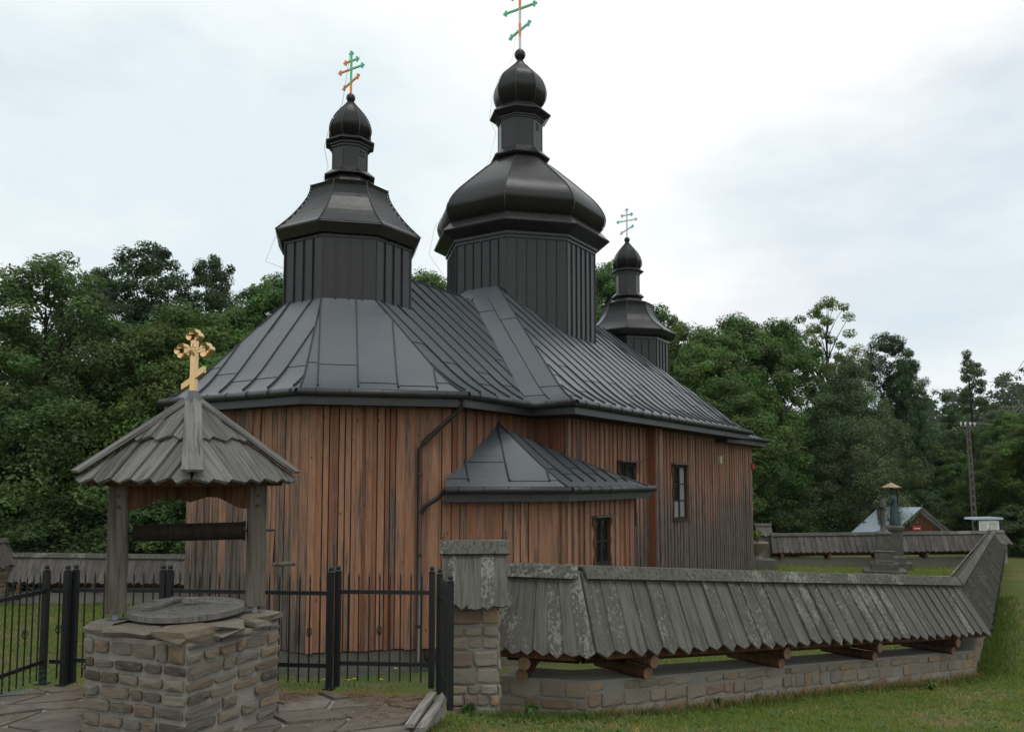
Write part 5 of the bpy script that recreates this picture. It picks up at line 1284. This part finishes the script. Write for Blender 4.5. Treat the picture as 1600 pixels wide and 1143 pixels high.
x, y = g(430, 1068).x + r0.uniform(0, 1, 900) * (g(690, 1068).x - g(430, 1068).x), 7.5 + r0.normal(0, .09, 900) - .0
blades('tall_grass', 'grass tufts at the foot of the iron gate', x, y, .11, .005, (.09, .13, .025), 71)
WEED = []
for k in range(3):
    V, F = leaf_fan(26, .16, .17, 50 + k, .028, .5); me = newmesh('leaves', V, F, MT['leaf']); add_tint(me, .7, 1.2, k); WEED.append(me)
for i, (px, py, zg, sc) in enumerate(((1290, 1080, .9, .6), (1455, 1085, .75, .8), (1180, 1100, 1.0, .8), (735, 1125, 1.45, .8), (830, 1122, 1.35, .9), (1408, 1062, .7, .9), (1120, 1112, 1.05, .7), (960, 1120, 1.2, .8))):
    p = G(px, py, zg); p.z = Hs(p.x, p.y)
    where = ('below the long wall, right of its middle', 'largest, near the wall corner at right', 'below the middle of the long wall', 'at the foot of the stone pillar', 'below the short wall by the pillar', 'hard against the wall near its corner', 'small, below the long wall left of its middle', 'below the bend of the wall')[i]
    T = thing('broadleaf_weed', p, 'broad leaved weed ' + where, 'weed', 'weeds on the grassy bank'); o = inst('leaves', WEED[i % 3], T, Matrix.Translation(p) @ Matrix.Rotation(i, 4, 'Z') @ Matrix.Diagonal((sc, sc, sc, 1))); o.color = (.07, .13, .035, 1)
FL = MB()
for k in range(7):
    q = 2 * math.pi * k / 7; FL.add([(0, 0, .07), (.016 * math.cos(q - .3), .016 * math.sin(q - .3), .075), (.02 * math.cos(q), .02 * math.sin(q), .073), (.016 * math.cos(q + .3), .016 * math.sin(q + .3), .075)], [(0, 1, 2, 3)])
FLm = newmesh('bloom', FL.V, FL.F, MT['flower']); STm = MB().tube([(0, 0, -.02), (.003, 0, .07)], .003, 4); STm = newmesh('stem', STm.V, STm.F, MT['net'])
for i, (px, py) in enumerate(((506, 1074), (544, 1075), (553, 1073), (595, 1074), (618, 1056))):
    p = g(px, py); p = Vector((p.x, p.y + .02, ZP - .0)); T = thing('yellow_flower', p, 'tiny yellow flower ' + ('beside the gate post base plate', 'leftmost of a close pair by the gate', 'right one of a close pair by the gate', 'under the middle of the closed gate leaf', 'standing back behind the closed gate leaf')[i], 'flower', 'yellow flowers at the gate foot'); inst('bloom', FLm, T, Matrix.Translation(p)); inst('stem', STm, T, Matrix.Translation(p))

# low broad leaves in the turf, litter on the paving
def rosettes(name, label, xs, ys, size, colr, seed):
    r = np.random.default_rng(seed); k = ~inside_block(xs, ys); xs, ys = xs[k], ys[k]; m = 6; xs = np.repeat(xs, m); ys = np.repeat(ys, m); n = len(xs); a = r.uniform(0, 2 * np.pi, n)
    L = size * r.uniform(.5, 1.3, n); d = np.c_[np.cos(a), np.sin(a), r.uniform(.2, .9, n)]; sd = np.c_[-np.sin(a), np.cos(a), np.zeros(n)]; P = np.c_[xs, ys, H(xs, ys) + .01]
    V = np.stack([P, P + d * (L * .55)[:, None] + sd * (L * .24)[:, None], P + d * L[:, None] * np.array([1, 1, .6]), P + d * (L * .55)[:, None] - sd * (L * .24)[:, None]], 1).reshape(-1, 3)
    me = quads_mesh(name, V, MT['leaf'], seed, .7, 1.25); o = put(bpy.data.objects.new(name, me)); o.color = (*colr, 1); tag(o, label, 'ground cover', None, 'stuff')
x, y = patch(2600, -.7, 9.5, 6.2, 14.0); k = y < 6.4 + (x + .9) * .95 + 3.0
rosettes('clover', 'small broad leaved plants scattered through the bank', x[k], y[k], .055, (.095, .17, .045), 61)
def litter(label, xs, ys, zz, colr, seed):
    r = np.random.default_rng(seed); n = len(xs); a = r.uniform(0, 2 * np.pi, n); L = r.uniform(.02, .07, n); d = np.c_[np.cos(a) * L, np.sin(a) * L, r.uniform(0, .012, n)]; sd = np.c_[-np.sin(a), np.cos(a), np.zeros(n)] * .0022; P = np.c_[xs, ys, zz + r.uniform(.010, .022, n)]
    me = quads_mesh('plant_litter', np.stack([P - sd, P + sd, P + d + sd, P + d - sd], 1).reshape(-1, 3), MT['leaf'], seed); o = put(bpy.data.objects.new('plant_litter', me)); o.color = (*colr, 1); tag(o, label, 'litter', None, 'stuff')
xs = r0.uniform(-3.9, -.7, 5200); cl = np.abs(r0.normal(0, .28, 5200)) * (1 + .8 * np.sin(xs * 5)); ys = 7.36 - (xs + .6) * .1 - cl
k = np.array([in_poly(a_, b_, PAVE) for a_, b_ in zip(xs, ys)]); litter('dry reddish plant litter on the paving before the gate', xs[k], ys[k], np.full(k.sum(), ZP), (.27, .165, .095), 63)
xs = r0.uniform(-6, -1, 3000); ys = r0.uniform(5.0, 7.4, 3000); k = np.array([in_poly(a_, b_, PAVE) for a_, b_ in zip(xs, ys)]) & (np.sin(xs * 4) + np.sin(ys * 6) > .3)
litter('thin straw litter scattered around the well', xs[k], ys[k], np.full(k.sum(), ZP), (.30, .22, .13), 64)
# ------------------------------------------------------------------ air
def haze():
    s = NT('air'); s.N.remove(s.b); v = s.n('VolumePrincipled'); v.inputs['Color'].default_value = (.80, .88, .96, 1); v.inputs['Density'].default_value = .00013; v.inputs['Anisotropy'].default_value = .2
    s.l(v.outputs[0], s.out.inputs['Volume'])
    o = part('haze', boxv(-1600, 1600, -140, 2300, -2.0, 75), BOXF, s.m); tag(o, 'thin summer haze over the valley', 'haze', None, 'stuff')
haze()
